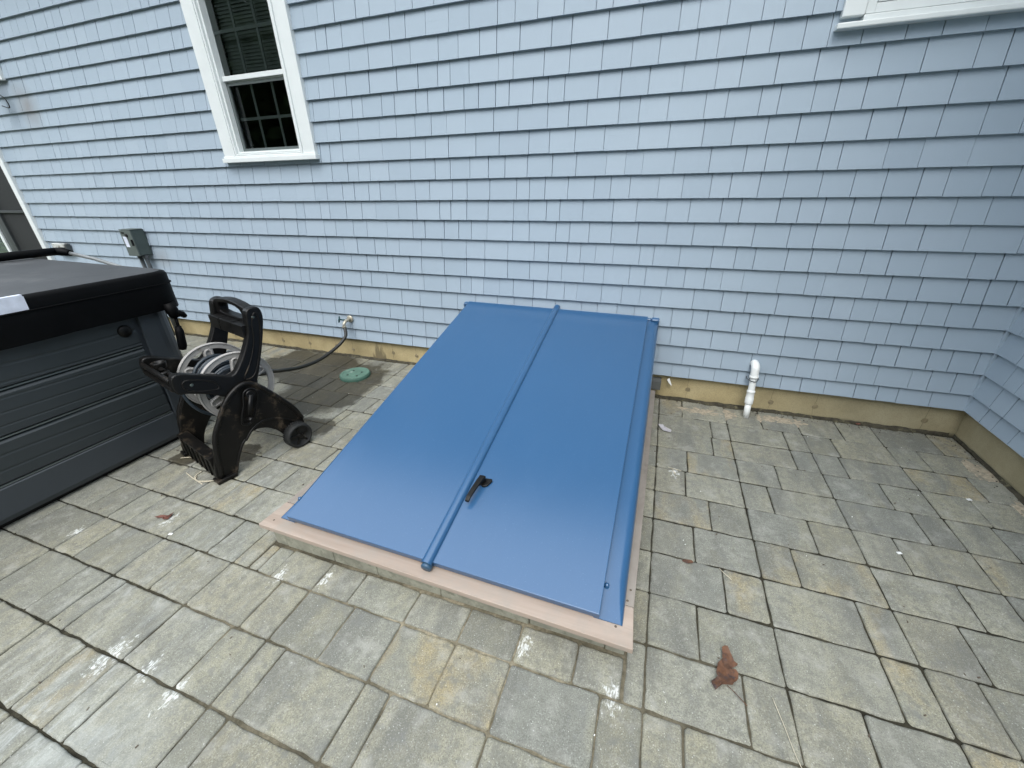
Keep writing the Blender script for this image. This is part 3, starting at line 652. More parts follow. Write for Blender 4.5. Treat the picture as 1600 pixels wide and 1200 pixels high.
# curb of cast blocks
g = G(); xs = [-1.437, -1.372, -1.12, -.905, -.62, -.27, -.005, .060]
for a, b in zip(xs, xs[1:]): g.box(a + .0012, b - .0012, -1.868 + rnd.uniform(-.002, .002), -1.60, -.08, .087)
g.box(-1.433, -1.25, -1.595, .03, -.08, .087); g.box(-.10, .057, -1.595, .03, -.08, .087); g.box(-1.42, .04, -1.866 + .01, -1.61, -.08, .085)
g.build('curb', M['conc'], hatch, .004)
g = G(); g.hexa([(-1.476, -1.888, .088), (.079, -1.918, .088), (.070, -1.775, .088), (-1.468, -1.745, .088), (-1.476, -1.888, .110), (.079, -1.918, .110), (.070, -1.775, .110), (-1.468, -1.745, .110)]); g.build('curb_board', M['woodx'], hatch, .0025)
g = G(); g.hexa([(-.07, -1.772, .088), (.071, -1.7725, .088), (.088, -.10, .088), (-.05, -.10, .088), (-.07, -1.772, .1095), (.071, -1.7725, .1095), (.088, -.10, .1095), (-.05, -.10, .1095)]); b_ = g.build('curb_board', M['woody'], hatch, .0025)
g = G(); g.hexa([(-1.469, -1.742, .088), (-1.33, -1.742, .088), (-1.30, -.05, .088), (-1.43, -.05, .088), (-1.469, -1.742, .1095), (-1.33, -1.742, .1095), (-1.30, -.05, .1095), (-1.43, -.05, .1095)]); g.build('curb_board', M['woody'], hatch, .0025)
for (x_, y_) in ((.055, -1.71), (.048, -1.755), (.02, -1.86), (-1.43, -1.85)): g = G(); g.lathe([(0, .0006), (.0035, .0006), (.0045, 0)], (x_, y_, .1100), (0, 0, 1), 8, False); g.build('screw', M['twig'], hatch)
# sheet metal sides: rounded shoulder swept along the slope, dropping to the curb
def side(sgn, a_edge, a_in):
    g = G(); n_ = 28; prof_rows = []
    for i in range(n_ + 1):
        v = i / n_; e = S(a_edge, v, -.010); inn = S(a_in, v, -.009); row = [inn]
        wdir = Vector((sgn, 0, 0)); rad = .030 + .012 * v
        if v < .06: rad *= .25 + .75 * v / .06
        for k in range(8):
            an = (math.pi / 2) * k / 7
            row.append(e - wdir * rad + wdir * rad * math.sin(an) + sn * (-rad + rad * math.cos(an)))
        zl = .1105
        last = row[-1]; row.append(Vector((last.x, last.y, max(zl, last.z - (.002 if last.z < zl + .02 else .02)))))
        row.append(Vector((last.x - sgn * .0, last.y, zl)))
        prof_rows.append(row)
    m_ = len(prof_rows[0]); vs = [q for rw in prof_rows for q in rw]; fs = [(i * m_ + k, i * m_ + k + 1, (i + 1) * m_ + k + 1, (i + 1) * m_ + k) for i in range(n_) for k in range(m_ - 1)]
    g.add(vs, fs, 0, True)
    g.add(prof_rows[0] + [Vector((prof_rows[0][0].x, prof_rows[0][0].y, .1105))], [list(range(m_ + 1))])
    return g
gs = side(1, 1.0, .935); gs.build('side_panel', M['blue'], hatch)
gs = side(-1, 0.0, .055); gs.build('side_panel', M['blue'], hatch)
# shoulder cap at the wall
g = G(); slab(g, .0, .035, .985, 1.004, -.03, .004); slab(g, .965, 1.0, .985, 1.004, -.045, .006); slab(g, .035, .965, .99, 1.003, -.03, .001); g.build('head_flashing', M['blue'], hatch, .008, 3)
# doors
CT = .507
for nm, a0, a1, lb in (('door_leaf', .036, CT - .001, 'left'), ('door_leaf', CT + .001, .948, 'right')):
    g = G(); slab(g, a0, a1, .0, .990, .005, .021)
    lf = g.build(nm, M['blue'], hatch, .0015, 2)
    g = G(); qa, qb = S(a0 + .0008, 0, .0195), S(a1 - .0008, 0, .0195); dn = Vector((0, .006, -.0255)); bk = Vector((0, .004, 0)); up_ = Vector((0, -.0012, 0))
    g.hexa([qa + dn + up_, qb + dn + up_, qb + dn + bk, qa + dn + bk, qa + up_, qb + up_, qb + bk, qa + bk]); g.build('front_lip', M['blue'], lf, .0008, 1)
    if lb == 'right':
        lf['label'] = 'right door leaf carrying the black handle'
        hp = S(.5525, .203, .021); D = (S(.588, .1) - S(.588, .3)).normalized(); X = (S(.6, .3) - S(.5, .3)).normalized()
        g = G(); fnb = lambda a, b, t: hp + X * a + D * b + sn * t
        g.prism([(-.012, -.012), (.040, -.017), (.045, -.008), (.033, .020), (.016, .030), (-.014, .020)], fnb, .0, .010); g.lathe([(0, .024), (.013, .024), (.016, .004), (.016, 0)], fnb(.004, .002, .008), sn, 14, False)
        hnd = g.build('door_handle', M['blackp2'], lf, .003)
        g = G(); P_ = [fnb(.006, -.006, .034), fnb(.0, .03, .036), fnb(-.006, .07, .037), fnb(-.011, .108, .035), fnb(-.013, .128, .027)]
        W_ = [.014, .0125, .0115, .0105, .009]; vs = []
        for q, w_ in zip(P_, W_): vs += [q - X * w_ - sn * .006, q + X * w_ - sn * .006, q + X * w_ + sn * .005, q - X * w_ + sn * .005]
        fs = [(0, 3, 2, 1), (16, 17, 18, 19)] + [(i * 4 + k, i * 4 + (k + 1) % 4, i * 4 + 4 + (k + 1) % 4, i * 4 + 4 + k) for i in range(4) for k in range(4)]
        g.add(vs, fs); g.build('lever', M['blackp2'], lf, .004, 3)
    q = S(.016 if lb == 'left' else .9535, .052 if lb == 'left' else .058, -.004)
    g = G(); g.lathe([(0, .009), (.005, .008), (.008, .004), (.009, 0)], q, sn, 12); g.build('bolt', M['blue'], hatch)
# centre strip
g = G(); rows = []
for i in range(3):
    v = (-.008, .5, 1.004)[i]; c_ = S(CT + .004, v, .022); xd = (S(CT + .01, v) - S(CT - .01, v)).normalized(); row = []
    for k in range(13):
        an = math.pi * k / 12; row.append(c_ + xd * (-.0210) * math.cos(an) + sn * .0170 * math.sin(an))
    row = [row[0] - sn * .003 - xd * .004] + row + [row[-1] - sn * .003]
    rows.append(row)
m_ = len(rows[0]); g.add([q for rw in rows for q in rw], [(i * m_ + k, i * m_ + k + 1, (i + 1) * m_ + k + 1, (i + 1) * m_ + k) for i in range(2) for k in range(m_ - 1)], 0, True); g.add(rows[2], [list(range(m_))])
cs = g.build('centre_strip', M['blue'], hatch)
g = G(); c_ = S(CT + .004, -.0065, .008); ax_ = (S(.5, 0) - S(.5, .2)).normalized(); g.lathe([(.018, -.008), (.021, -.006), (.0215, .010), (.019, .014), (0, .0145)], c_, ax_, 20); g.build('end_cap', simple('cap_blue', (.03, .075, .13), .4), cs)
# dark mortar block and scrap at the hatch corner
g = G(); g.box(.050, .118, -.055, .028, .095, .155); tag(g.build('flashing_block', simple('grey_block', (.10, .105, .10), .9, bs=50)), 'dark grey block wedged between the hatch and the siding', 'block')
g = G(); g.prism([(.155, .135), (.168, .150), (.186, .112), (.190, .098), (.172, .112)], lambda a, b, t_: (a, -.012 + t_ + (b - .12) * .25, b + .022), 0, .004); tag(g.build('plastic_scrap', M['chip'], None, .001), 'small white plastic scrap poking from under the siding by the hatch', 'scrap')

# ------------------------------------------------------------------ hot tub
rz = -math.atan2(.042, .999)
TO = Vector((-2.671, -1.455, 0))
tub = emp('hot_tub', 'dark grey hot tub with wood grain panels under a black vinyl cover', 'hot tub', TO, rz)
def TB(g, name, mat, parent=None, **k): return g.build(name, mat, parent or tub, world=False, **k)
L0, L1, WX = -1.85, .24, -2.1
def rrect(x0, x1, y0, y1, rc, n=6):
    out = []
    for cx, cy, a0 in ((x1 - rc, y1 - rc, 0), (x0 + rc, y1 - rc, 90), (x0 + rc, y0 + rc, 180), (x1 - rc, y0 + rc, 270)):
        for k in range(n + 1): an = R(a0 + 90 * k / n); out.append((cx + rc * math.cos(an), cy + rc * math.sin(an)))
    return out
XYZ = lambda a, b, t_: (a, b, t_)
g = G(); g.prism(rrect(WX, -.012, L0, L1 - .01, .06), XYZ, .035, .90, smooth=False); TB(g, 'cabinet', M['tubs'])
g = G(); g.prism(rrect(WX + .02, -.03, L0 + .02, L1 - .04, .05), XYZ, .0, .035); TB(g, 'base', M['blackp2'])
edges = [.195, .405, .612, .86]
for z0_, z1_ in zip(edges, edges[1:]):
    g = G(); g.prism([(z0_ + .010, -.012), (z0_ + .010, -.001), (z0_ + .016, .004), (z1_ - .020, .004), (z1_ - .010, -.004), (z1_ - .004, -.012)], lambda a, b, t_: (b, t_, a), L0 + .02, .036); TB(g, 'side_board', M['tub'])
    g = G(); g.box(-.010, .002, L0 + .02, .036, z0_ + .0005, z0_ + .0060); TB(g, 'trim_line', M['silver'])
g = G(); g.prism([(.03, -.012), (.03, .0), (.055, .010), (.185, .004), (.193, -.004), (.193, -.012)], lambda a, b, t_: (b, t_, a), L0 + .02, .040); TB(g, 'kick_board', M['tubs'])
g = G()   # smooth corner panel, tapering slightly
rows = []
for z_ in (.04, .3, .6, .885):
    y0_ = .036 + .028 * math.sin(z_ / .885 * 1.5); row = [(.0, y0_, z_), (.012, y0_ + .004, z_)]
    for k in range(7): an = R(90 * k / 6); row.append((.012 - .10 + .10 * math.cos(an), L1 - .10 + .10 * math.sin(an), z_))
    row.append((-.25, L1, z_)); rows.append(row)
m_ = len(rows[0]); g.add([q for rw in rows for q in rw], [(i * m_ + k, i * m_ + k + 1, (i + 1) * m_ + k + 1, (i + 1) * m_ + k) for i in range(3) for k in range(m_ - 1)], 0, False)
TB(g, 'corner_panel', M['tubs'])
g = G(); g.lathe([(0, .018), (.026, .018), (.032, .010), (.033, 0)], (.0, -.012, .722), (1, 0, 0), 24); TB(g, 'speaker_knob', M['blackp2'])
# cover: padded slab + skirt
g = G(); n_ = 9
loop = rrect(WX - .05, .052, L0 - .05, L1 + .065, .10, 8)
prof = [(0.0, .925), (.0, .975), (-.006, .988), (-.02, .994)]
m_ = len(loop); vs = []; cxm, cym = (WX) / 2, (L0 + L1) / 2
for off, z_ in prof:
    for a, b in loop: vs.append((a + (off if a > cxm else -off), b + (off if b > cym else -off), z_ + (.004 * noise.noise(Vector((a * 3, b * 3, 0))))))
fs = [(i * m_ + k, i * m_ + (k + 1) % m_, (i + 1) * m_ + (k + 1) % m_, (i + 1) * m_ + k) for i in range(3) for k in range(m_)]
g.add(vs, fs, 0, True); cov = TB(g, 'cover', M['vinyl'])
g = G(); gx, gy = 26, 26; vs = []                  # top sheet with a slow sag and wrinkles
inner = [(a + (-.02 if a > cxm else .02), b + (-.02 if b > cym else .02)) for a, b in loop]
rings = 10
for q in range(rings + 1):
    s_ = 1 - q / (rings + .0) * .96
    for a, b in inner:
        x_, y_ = cxm + (a - cxm) * s_, cym + (b - cym) * s_
        vs.append((x_, y_, .994 + .004 * noise.noise(Vector((x_ * 3, y_ * 3, 0))) + (1 - s_) * .02 + (.0028 * noise.noise(Vector((x_ * 7, y_ * 22, 3))) if q else 0)))
fs = [(i * m_ + k, i * m_ + (k + 1) % m_, (i + 1) * m_ + (k + 1) % m_, (i + 1) * m_ + k) for i in range(rings) for k in range(m_)] + [list(range(rings * m_, (rings + 1) * m_))]
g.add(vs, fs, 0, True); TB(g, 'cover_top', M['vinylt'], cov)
g = G(); big = []                                  # skirt with folds, hem below
def dens(lp, st=.03):
    out = []
    for i in range(len(lp)):
        a, b = Vector(lp[i]), Vector(lp[(i + 1) % len(lp)]); k = max(1, int((b - a).length / st))
        for j in range(k): out.append(tuple(a.lerp(b, j / k)))
    return out
dl = dens(loop); m_ = len(dl); vs = []
for q in range(8):
    z_ = .926 - .138 * q / 7
    for i, (a, b) in enumerate(dl):
        cx_, cy_ = a - cxm, b - cym; d_ = Vector((cx_, cy_)).normalized(); fold = .018 * noise.noise(Vector((a * 5, b * 5, z_ * 3))) + .008 * noise.noise(Vector((a * 17, b * 17, z_ * 6)))
        off = .002 + (-.004 if q == 0 else 0) + fold * (q / 7) - .010 * (q / 7)
        vs.append((a + d_.x * off, b + d_.y * off, z_ + (.010 * noise.noise(Vector((a * 2, b * 2, 8))) if q == 7 else 0)))
fs = [(i * m_ + k, i * m_ + (k + 1) % m_, (i + 1) * m_ + (k + 1) % m_, (i + 1) * m_ + k) for i in range(7) for k in range(m_)]
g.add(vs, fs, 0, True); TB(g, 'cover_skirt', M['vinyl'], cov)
g = G(); g.tube([(a + (.003 if a > cxm else -.003), b + (.003 if b > cym else -.003), .927) for a, b in loop], .0035, 6, True); TB(g, 'piping', M['vinyl'], cov)
g = G(); g.prism([(-.62, .932), (-.326, .932), (-.322, .990), (-.62, .990)], lambda a, b, t_: (t_, a, b), .0528, .0555); g.box(.030, .0548, -.62, -.325, .9895, .9975); TB(g, 'paper_tag', M['wlabel'], cov)
g = G()   # strap, buckle and lock at the far corner
g.tube([(.045, .215, .82), (.052, .220, .77), (.055, .222, .735)], [.030, .032, .022], 10); g.tube([(.05, .235, .765), (.058, .262, .742), (.054, .272, .728)], [.016, .018, .014], 8); g.tube([(.055, .222, .74), (.055, .215, .66)], .009, 8); g.tube([(.055, .217, .685), (.058, .212, .655), (.055, .200, .57), (.05, .196, .548)], [.014, .022, .023, .019], 10)
TB(g, 'cover_strap', M['vinyl'], cov)
# cover lifter
g = G(); g.tube([(-1.36, y_, 1.025 + .003 * math.sin(y_ * 8)) for y_ in [.40 - i * .1 for i in range(20)]], .026, 14); g.tube([(-1.36, .40, 1.025), (-1.34, .43, 1.02), (-1.28, .44, 1.01)], [.026, .03, .02], 12); TB(g, 'lifter_sleeve', M['vinyl'])
g = G(); g.tube([(-1.28, .44, 1.01), (-1.0, .435, .985), (-.72, .43, .945), (-.5, .42, .86)], .012, 12); TB(g, 'lifter_arm', simple('lifter_metal', (.17, .18, .18), .4))

# ------------------------------------------------------------------ hose reel cart
F = Vector((-2.054, -1.625, 0)); ang = math.atan2(-.27, .963)     # local +Y = towards the wheels, local -X = far side
cart = emp('hose_reel_cart', 'muddy black plastic hose reel cart with grey reel discs standing by the hot tub', 'hose reel cart', F, ang)
def CB(g, name, mat, parent=None, **k): return g.build(name, mat, parent or cart, world=False, **k)
DX = -.44
YZ = lambda off: (lambda a, b, t_: (off + t_, a, b))
lower = sm2([(-.02, .0), (-.032, .06), (.012, .23), (.06, .33), (.12, .42), (.18, .472), (.235, .487), (.285, .455), (.34, .385), (.39, .315), (.44, .235), (.475, .15), (.462, .07), (.40, .045), (.355, .075), (.325, .13), (.275, .18), (.22, .20), (.17, .185), (.125, .137), (.09, .08), (.058, .0)], 3)
upper = sm2([(-.045, .53), (-.052, .58), (-.040, .618), (-.005, .622), (.06, .592), (.14, .558), (.195, .535), (.235, .565), (.285, .635), (.325, .715), (.338, .78), (.352, .835), (.385, .850), (.418, .838), (.425, .79), (.400, .70), (.355, .58), (.30, .46), (.24, .38), (.16, .42), (.08, .475), (.0, .515)], 3)
for sx, side_ in ((0.0, 1), (DX, -1)):
    g = G(); g.prism(lower, YZ(sx), -.012, .012); low = CB(g, 'side_frame', M['blackp'], bevel=.005)
    g = G(); rim = catmull([(sx + side_ * .012, a, b) for a, b in ((-.015, .02), (.016, .23), (.062, .325), (.12, .412), (.18, .462), (.235, .477), (.285, .447), (.34, .378), (.39, .308), (.44, .228), (.468, .15))], 5); g.tube(rim, .013, 8)
    g.tube(catmull([(sx + side_ * .012, a, b) for a, b in ((.15, .165), (.20, .215), (.26, .235), (.33, .215), (.40, .17), (.455, .13))], 5), .006, 8)
    g.tube(catmull([(sx + side_ * .012, a, b) for a, b in ((.055, .01), (.09, .09), (.125, .15), (.15, .175))], 5), .007, 8)
    CB(g, 'frame_rim', M['blackp'], low)
    g = G(); g.prism(upper, YZ(sx - side_ * .022), -.024, .024); up = CB(g, 'upright', M['blackp2'], bevel=.008, seg=3)
    g = G(); rec = [(.00, .533), (.115, .492), (.105, .540), (.0, .585)]
    g.tube(catmull([(sx + side_ * .003, a, b) for a, b in rec], 4, True), .0045, 6, True); CB(g, 'arm_rib', M['blackp'], up)
    g = G(); g.tube(catmull([(sx + side_ * .003, a, b) for a, b in ((.245, .50), (.30, .58), (.345, .68), (.362, .77), (.385, .82), (.40, .79), (.385, .70), (.345, .59), (.295, .50))], 4, True), .004, 6, True); CB(g, 'post_rib', M['blackp'], up)
    for (a, b) in ((.02, .555), (.375, .80), (.255, .47)): g = G(); g.lathe([(0, .004), (.006, .003), (.008, 0)], (sx + side_ * .003, a, b), (side_, 0, 0), 10, False); CB(g, 'screw', M['boxd'], up)
    g = G(); g.box(sx - .03, sx + .035 if side_ > 0 else sx + .03, -.045, .055, 0, .022); CB(g, 'foot', M['blackp'], low, bevel=.006)
    # wheel
    wx = sx + side_ * .045; g = G(); g.lathe([(.045, -.026), (.068, -.028), (.074, -.022), (.075, .0), (.074, .022), (.068, .028), (.060, .029), (.058, .020), (.0, .020)], (wx, .405, .075), (side_, 0, 0), 36)
    for k in range(36): an = 2 * math.pi * k / 36; g.obox((wx - side_ * .018, .405 + .0755 * math.cos(an), .075 + .0755 * math.sin(an)), (.010, 0, 0), (0, .002 * math.cos(an), .002 * math.sin(an)), (0, -.003 * math.sin(an), .003 * math.cos(an)))
    wh = CB(g, 'wheel', M['rubber'])
    g = G(); g.lathe([(.017, .021), (.014, .030), (0, .031)], (wx, .405, .075), (side_, 0, 0), 16, False)
    for k in range(5): an = 2 * math.pi * k / 5 + .4; g.obox((wx + side_ * .0225, .405 + .034 * math.cos(an), .075 + .034 * math.sin(an)), (.004, 0, 0), (0, .017 * math.cos(an), .017 * math.sin(an)), (0, -.006 * math.sin(an), .006 * math.cos(an)))
    CB(g, 'wheel_hub', M['blackp2'], wh)
# crank on the near side
g = G(); lp = catmull([(.030, a, b) for a, b in ((.205, .428), (.225, .447), (.252, .445), (.268, .42), (.262, .37), (.225, .30), (.196, .262), (.160, .268), (.160, .30), (.190, .37))], 6, True); g.tube(lp, .005, 8, True); CB(g, 'crank_guard', M['blackp2'])
g = G(); g.tube([(.01, .235, .42), (.045, .235, .42)], .022, 16); g.tube([(.042, .235, .42), (.044, .19, .30)], .011, 10); g.tube([(.04, .19, .30), (.085, .188, .298)], .012, 12); CB(g, 'crank', M['blackp2'])
# cross pieces
g = G(); g.tube([(DX - .02, .405, .075), (.03, .405, .075)], .010, 10); CB(g, 'axle', M['blackp'])
g = G(); g.box(DX + .012, -.012, -.030, -.012, .012, .135); g.box(DX + .012, -.012, -.030, .05, .012, .024); g.box(DX + .012, -.012, -.034, .02, .130, .145)
for k in range(6): x_ = DX + .06 + k * .064; g.box(x_, x_ + .008, -.037, -.030, .02, .13)
CB(g, 'base_panel', M['blackp'], bevel=.005)
g = G(); g.box(DX + .03, -.03, -.055, -.015, .538, .556); g.tube([(DX + .03, -.045, .590), (-.03, -.045, .59)], .012, 10); g.tube([(DX + .03, -.005, .58), (-.03, -.005, .58)], .010, 10); g.lathe([(.0, 0), (.03, 0), (.034, .03), (.03, .034), (.027, .03), (.0, .01)], (DX + .12, .0, .575), (0, 0, 1), 18); g.lathe([(.0, 0), (.022, 0), (.026, .03), (.02, .034)], (DX + .24, -.02, .56), (0, 0, 1), 18)
CB(g, 'hose_guide', M['blackp'], bevel=.003)
# grip panel between the uprights with a hand hole, tool block below
W = .44
def XZp(y0_): return lambda a, b, t_: (-a, y0_ + t_, b)
outer = [(.02, .77), (.02, .83), (.05, .848), (.10, .858), (.16, .865), (.22, .868), (.28, .865), (.34, .858), (.39, .848), (.42, .83), (.42, .77), (.34, .765), (.22, .765), (.10, .765)]
inner_ = [(.085, .785), (.085, .81), (.10, .828), (.13, .838), (.17, .843), (.22, .845), (.27, .843), (.31, .838), (.34, .828), (.355, .81), (.355, .785), (.30, .779), (.22, .779), (.14, .779)]
g = G(); g.ringprism(outer, inner_, XZp(.358), -.0, .050); CB(g, 'hand_grip', M['blackp2'], bevel=.006, seg=3)
g = G(); zt_ = .764
for a, b in ((.02, .135), (.147, .285), (.297, .42)): g.box(-b, -a, .315, .375, .695, zt_)
g.box(-.42, -.02, .318, .372, .695, .735); CB(g, 'tool_block', M['blackp2'], bevel=.004)
# reel
CY, CZ, RR = .235, .440, .186
reel = None
for q, xr in enumerate((-.085, -.345)):
    g = G(); n_ = 72; o_, i_ = circ(CY, CZ, RR, n_), circ(CY, CZ, RR - .030, n_)
    g.ringprism(o_, i_, lambda a, b, t_: (xr + t_, a, b), -.006, .006)
    g.tube([(xr + .006, a, b) for a, b in circ(CY, CZ, RR - .003, 72)], .0045, 6, True); g.tube([(xr - .006, a, b) for a, b in circ(CY, CZ, RR - .003, 72)], .0045, 6, True)
    g.lathe([(.0, .010), (.05, .010), (.065, .004), (.065, -.004), (.05, -.010), (0, -.010)], (xr, CY, CZ), (1, 0, 0), 30)
    for k in range(6):
        an = 2 * math.pi * k / 6 + .35 + q * .2; d_ = Vector((0, math.cos(an), math.sin(an))); e_ = Vector((0, -math.sin(an), math.cos(an))); c_ = Vector((xr, CY, CZ))
        w0, w1 = .024, .026
        g.hexa([c_ + d_ * .05 - e_ * w0 - Vector((.002, 0, 0)), c_ + d_ * .162 - e_ * w1 - Vector((.002, 0, 0)), c_ + d_ * .162 + e_ * w1 - Vector((.002, 0, 0)), c_ + d_ * .05 + e_ * w0 - Vector((.002, 0, 0)), c_ + d_ * .05 - e_ * w0 + Vector((.002, 0, 0)), c_ + d_ * .162 - e_ * w1 + Vector((.002, 0, 0)), c_ + d_ * .162 + e_ * w1 + Vector((.002, 0, 0)), c_ + d_ * .05 + e_ * w0 + Vector((.002, 0, 0))])
        for sx_ in (.004, -.004): g.tube([c_ + Vector((sx_, 0, 0)) + v for v in catmull([d_ * .06 - e_ * .014, d_ * .135 - e_ * .016, d_ * .152 - e_ * .006, d_ * .152 + e_ * .006, d_ * .135 + e_ * .016, d_ * .06 + e_ * .014], 4)], .0065, 8)
    CB(g, 'reel_disc', M['reelgrey'])
g = G(); g.lathe([(.06, -.345), (.06, -.085)], (0, CY, CZ), (1, 0, 0), 24); g.tube([(-.43, CY, CZ), (.0, CY, CZ)], .014, 10); CB(g, 'reel_drum', M['reelgrey'])
rot = Matrix.Rotation(ang, 3, 'Z')
def toW(v): return F + rot @ Vector(v)
# wound garden hose plus the run up to the tap
g = G(); pts = []
turns = 17
for i in range(turns * 26):
    th = i / 26 * 2 * math.pi; lay = (i / 26) / 6; x_ = -.105 - .22 * abs(((lay) % 2) - 1); rr_ = .078 + .022 * int(lay) + .010 * noise.noise(Vector((th * .4, 0, 0)))
    pts.append(toW((x_ + .012 * noise.noise(Vector((th * .5, 3, 0))), CY + rr_ * math.cos(th), CZ + rr_ * math.sin(th))))
g.tube(pts, .0095, 8)
# loose lower loop
lp = [toW((-.30 + .03 * math.sin(a_ * 2), CY + .185 * math.cos(a_) - .01, CZ - .02 + .20 * math.sin(a_))) for a_ in [R(x) for x in range(175, 330, 8)]]
g.tube(catmull(lp, 2), .009, 8)
tag(g.build('garden_hose', M['hose']), 'dark blue grey garden hose wound on the reel of the cart', 'hose')
g = G(); lead = [(-2.457, -.095, .325), (-2.440, -.110, .300), (-2.420, -.145, .262), (-2.449, -.22, .200), (-2.486, -.40, .148), (-2.482, -.60, .165), (-2.44, -.80, .230), (-2.346, -.95, .300), (-2.26, -1.10, .360), (-2.24, -1.22, .42)]
g.tube(catmull(lead, 8), .0135, 12); g.tube([(-2.457, -.095, .33), (-2.456, -.100, .312)], .015, 10)
tag(g.build('feed_hose', M['hose3']), 'dark hose hanging from the brass tap and running to the reel', 'hose')
g = G(); lead = [(-3.2, -1.05, .02), (-3.35, -.85, .03), (-3.33, -.62, .16), (-3.18, -.58, .21), (-2.98, -.66, .20), (-2.80, -.82, .22), (-2.62, -1.05, .26)]
g.tube(catmull(lead, 8), .0105, 10); tag(g.build('feed_hose', M['hose2']), 'pale grey hose looping from behind the hot tub to the reel', 'hose')

# ------------------------------------------------------------------ litter
def flat_leaf(name, outline, mat, label, cat, h=.006, curl=.02, stem=None):
    t = bm = bmesh.new(); cx_ = sum(a for a, b in outline) / len(outline); cy_ = sum(b for a, b in outline) / len(outline)
    n_ = len(outline); K = 4; vs = [(cx_, cy_, h * .6)]
    for q in range(1, K + 1):
        for a, b in outline:
            x_, y_ = cx_ + (a - cx_) * q / K, cy_ + (b - cy_) * q / K
            z_ = h * .5 + curl * .35 * abs(noise.noise(Vector((x_ * 30, y_ * 30, 1)))) + curl * .25 * (q / K) ** 2 * (.5 + noise.noise(Vector((x_ * 22, y_ * 22, 5)))); vs.append((x_, y_, max(.0025, z_)))
    fs = [(0, 1 + k, 1 + (k + 1) % n_) for k in range(n_)] + [(1 + a * n_ + k, 1 + a * n_ + (k + 1) % n_, 1 + (a + 1) * n_ + (k + 1) % n_, 1 + (a + 1) * n_ + k) for a in range(K - 1) for k in range(n_)]
    g = G(); g.add(vs, fs, 0, False)
    if stem: g.tube(catmull([(*p_, .006) for p_ in stem], 5), .0011, 6)
    o = g.build(name, mat); sdm = o.modifiers.new('thick', 'SOLIDIFY'); sdm.thickness = .0007
    tag(o, label, cat); return o
oak = [(.359, -1.756), (.368, -1.749), (.377, -1.747), (.387, -1.766), (.391, -1.775), (.394, -1.784), (.404, -1.791), (.401, -1.798), (.390, -1.802), (.38, -1.805), (.386, -1.811), (.396, -1.812), (.402, -1.822), (.399, -1.838), (.393, -1.848), (.384, -1.858), (.379, -1.866), (.364, -1.869), (.349, -1.876), (.338, -1.886), (.33, -1.895), (.324, -1.884), (.319, -1.873), (.326, -1.866), (.335, -1.862), (.339, -1.851), (.336, -1.840), (.339, -1.829), (.345, -1.805), (.354, -1.795), (.360, -1.786), (.36, -1.766)]
flat_leaf('oak_leaf', oak, M['leafb'], 'curled brown oak leaf lying on the pavers right of the hatch', 'leaf', .010, .035, [(.366, -1.868), (.385, -1.882), (.415, -1.909)])
def tiny(cx_, cy_, L_, W_, an, jag=.25, n_=14, s_=1):
    out = []
    for k in range(n_):
        th = 2 * math.pi * k / n_; a = L_ / 2 * math.cos(th); b = W_ / 2 * math.sin(th) * (1 + jag * noise.noise(Vector((k * 1.3, s_, 0))) * 2)
        out.append((cx_ + a * math.cos(an) - b * math.sin(an), cy_ + a * math.sin(an) + b * math.cos(an)))
    return out
flat_leaf('dead_leaf', tiny(.267, -1.421, .042, .018, -.1), M['leafb'], 'small curled brown leaf on the pavers beside the curb', 'leaf', .004, .02)
flat_leaf('dead_leaf', [(-2.105, -1.945), (-2.085, -1.925), (-2.055, -1.915), (-2.045, -1.895), (-2.035, -1.915), (-2.03, -1.935), (-2.05, -1.945), (-2.065, -1.932), (-2.085, -1.945)], M['leafr'], 'torn reddish leaf scrap on the pavers in front of the hot tub', 'leaf', .006, .03)
flat_leaf('dead_leaf', tiny(1.30, .0, .03, .014, .3), M['leafr'], 'tiny orange leaf in the soil at the foot of the foundation', 'leaf', .012, .02)
flat_leaf('paper_scrap', [(.125, -.37), (.155, -.362), (.165, -.39), (.205, -.425), (.20, -.445), (.155, -.44), (.14, -.405)], M['paper'], 'crumpled pale grey paper scrap on the pavers near the hatch', 'scrap', .006, .03)
g = G(); g.tube([(.385, -1.415, .005), (.40, -1.432, .004), (.425, -1.455, .003)], .0012, 6); tag(g.build('pine_needle', M['straw']), 'pale bent pine needle on the pavers above the oak leaf', 'twig')
g = G(); g.tube(catmull([(.49, -1.86, .003), (.507, -1.93, .003), (.522, -2.0, .003), (.545, -2.06, .003)], 4), .0010, 6); tag(g.build('grass_stalk', M['straw']), 'long pale grass stalk lying in the joint below the oak leaf', 'stalk')
g = G()
for pts in ([(-2.47, -1.575), (-2.42, -1.55), (-2.35, -1.53)], [(-2.22, -1.66), (-2.18, -1.69), (-2.10, -1.665)], [(-2.23, -1.62), (-2.22, -1.67), (-2.15, -1.69), (-2.09, -1.66)], [(-2.30, -1.66), (-2.2, -1.685), (-2.12, -1.70)]): g.tube(catmull([(a, b, .006) for a, b in pts], 4), .0022, 6)
tag(g.build('straw_wisp', M['straw']), 'wisps of dry straw around the foot of the reel cart', 'straw', kind='stuff')
g = G(); g.tube([(.19, -.80, .003), (.255, -.812, .003)], .0018, 5); g.tube([(.21, -.812, .003), (.225, -.845, .003)], .0028, 5); tag(g.build('straw_wisp', M['straw']), 'short pale straw piece in a paver joint right of the hatch', 'straw')
g = G()
for _ in range(60):
    x = rnd.uniform(-2.6, 1.7); y = rnd.uniform(-2.75, -.1)
    if HX0 - .05 < x < HX1 + .05 and y > HY - .05: continue
    s_ = rnd.choice((.0009, .0012, .0015, .002)); an = rnd.uniform(0, 3); g.obox((x, y, .0012), (s_ * math.cos(an), s_ * math.sin(an), 0), (-s_ * .7 * math.sin(an), s_ * .7 * math.cos(an), 0), (0, 0, s_ * .5))
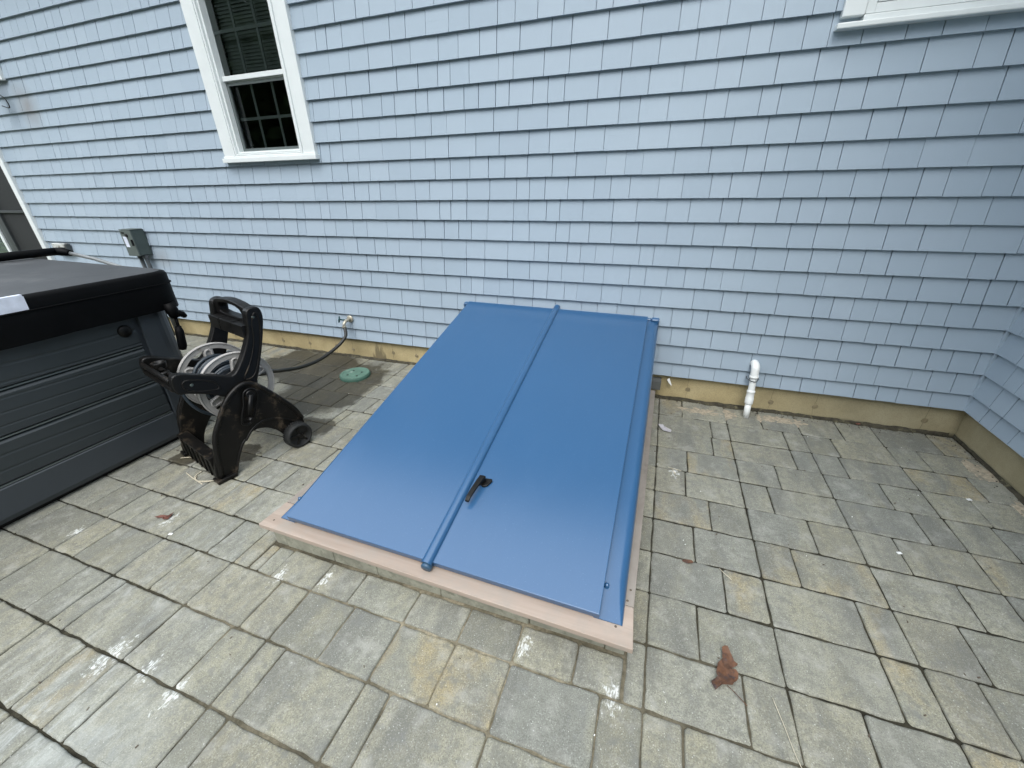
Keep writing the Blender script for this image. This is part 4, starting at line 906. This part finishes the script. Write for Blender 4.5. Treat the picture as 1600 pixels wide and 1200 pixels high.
for x, y, s_ in ((1.545, -.62, .0055), (1.09, -1.10, .005), (.22, -.83, .004), (-1.93, -1.99, .005)): g.obox((x, y, .002), (s_ * 1.6, s_ * .6, 0), (-s_ * .5, s_, 0), (0, 0, .001))
tag(g.build('white_grit', M['chip']), 'specks of white grit scattered over the pavers', 'grit', kind='stuff')
g = G()
for _ in range(150):
    x = rnd.uniform(-2.6, 1.7); y = rnd.uniform(-2.75, -.1)
    if HX0 - .05 < x < HX1 + .05 and y > HY - .05: continue
    s_ = rnd.uniform(.001, .003); an = rnd.uniform(0, 3); g.obox((x, y, .0012), (s_ * 1.8 * math.cos(an), s_ * 1.8 * math.sin(an), 0), (-s_ * .7 * math.sin(an), s_ * .7 * math.cos(an), 0), (0, 0, s_ * .4))
tag(g.build('dark_crumbs', M['twig']), 'dark crumbs of bark and soil scattered over the pavers', 'litter', kind='stuff')

# ------------------------------------------------------------------ trees behind the camera (seen only as reflections)
g = G(); gb = G(); tr = random.Random(4)
for k in range(44):
    an = R(-175 + k * 3.9 + tr.uniform(-2, 2)); d_ = tr.uniform(14, 24); x = d_ * 1.2 * math.cos(an) - 2; y = d_ * math.sin(an) - 3; h = tr.uniform(7, 12)
    if y > -7: continue
    gb.tube([(x, y, -.1), (x + tr.uniform(-.3, .3), y, h * .5), (x + tr.uniform(-.5, .5), y, h * .9)], [.22, .15, .05], 8)
    for _ in range(900):
        q = Vector((tr.gauss(0, 1), tr.gauss(0, 1), tr.gauss(0, 1))).normalized() * (tr.random() ** .4)
        p = Vector((x + q.x * 2.4, y + q.y * 2.4, h * .58 + q.z * h * .45)); s_ = tr.uniform(.25, .55)
        a = Vector((tr.gauss(0, 1), tr.gauss(0, 1), tr.gauss(0, 1))).normalized(); b = a.orthogonal().normalized()
        g.add([p - a * s_, p + b * s_ * .6, p + a * s_, p - b * s_ * .6], [(0, 1, 2, 3)])
tag(g.build('woodland_foliage', M['foliage']), 'mass of leafy trees across the yard, mirrored in the window glass', 'woodland', kind='stuff')
tag(gb.build('woodland_trunks', M['bark']), 'trunks of the trees across the yard, mirrored in the window glass', 'woodland', kind='stuff')
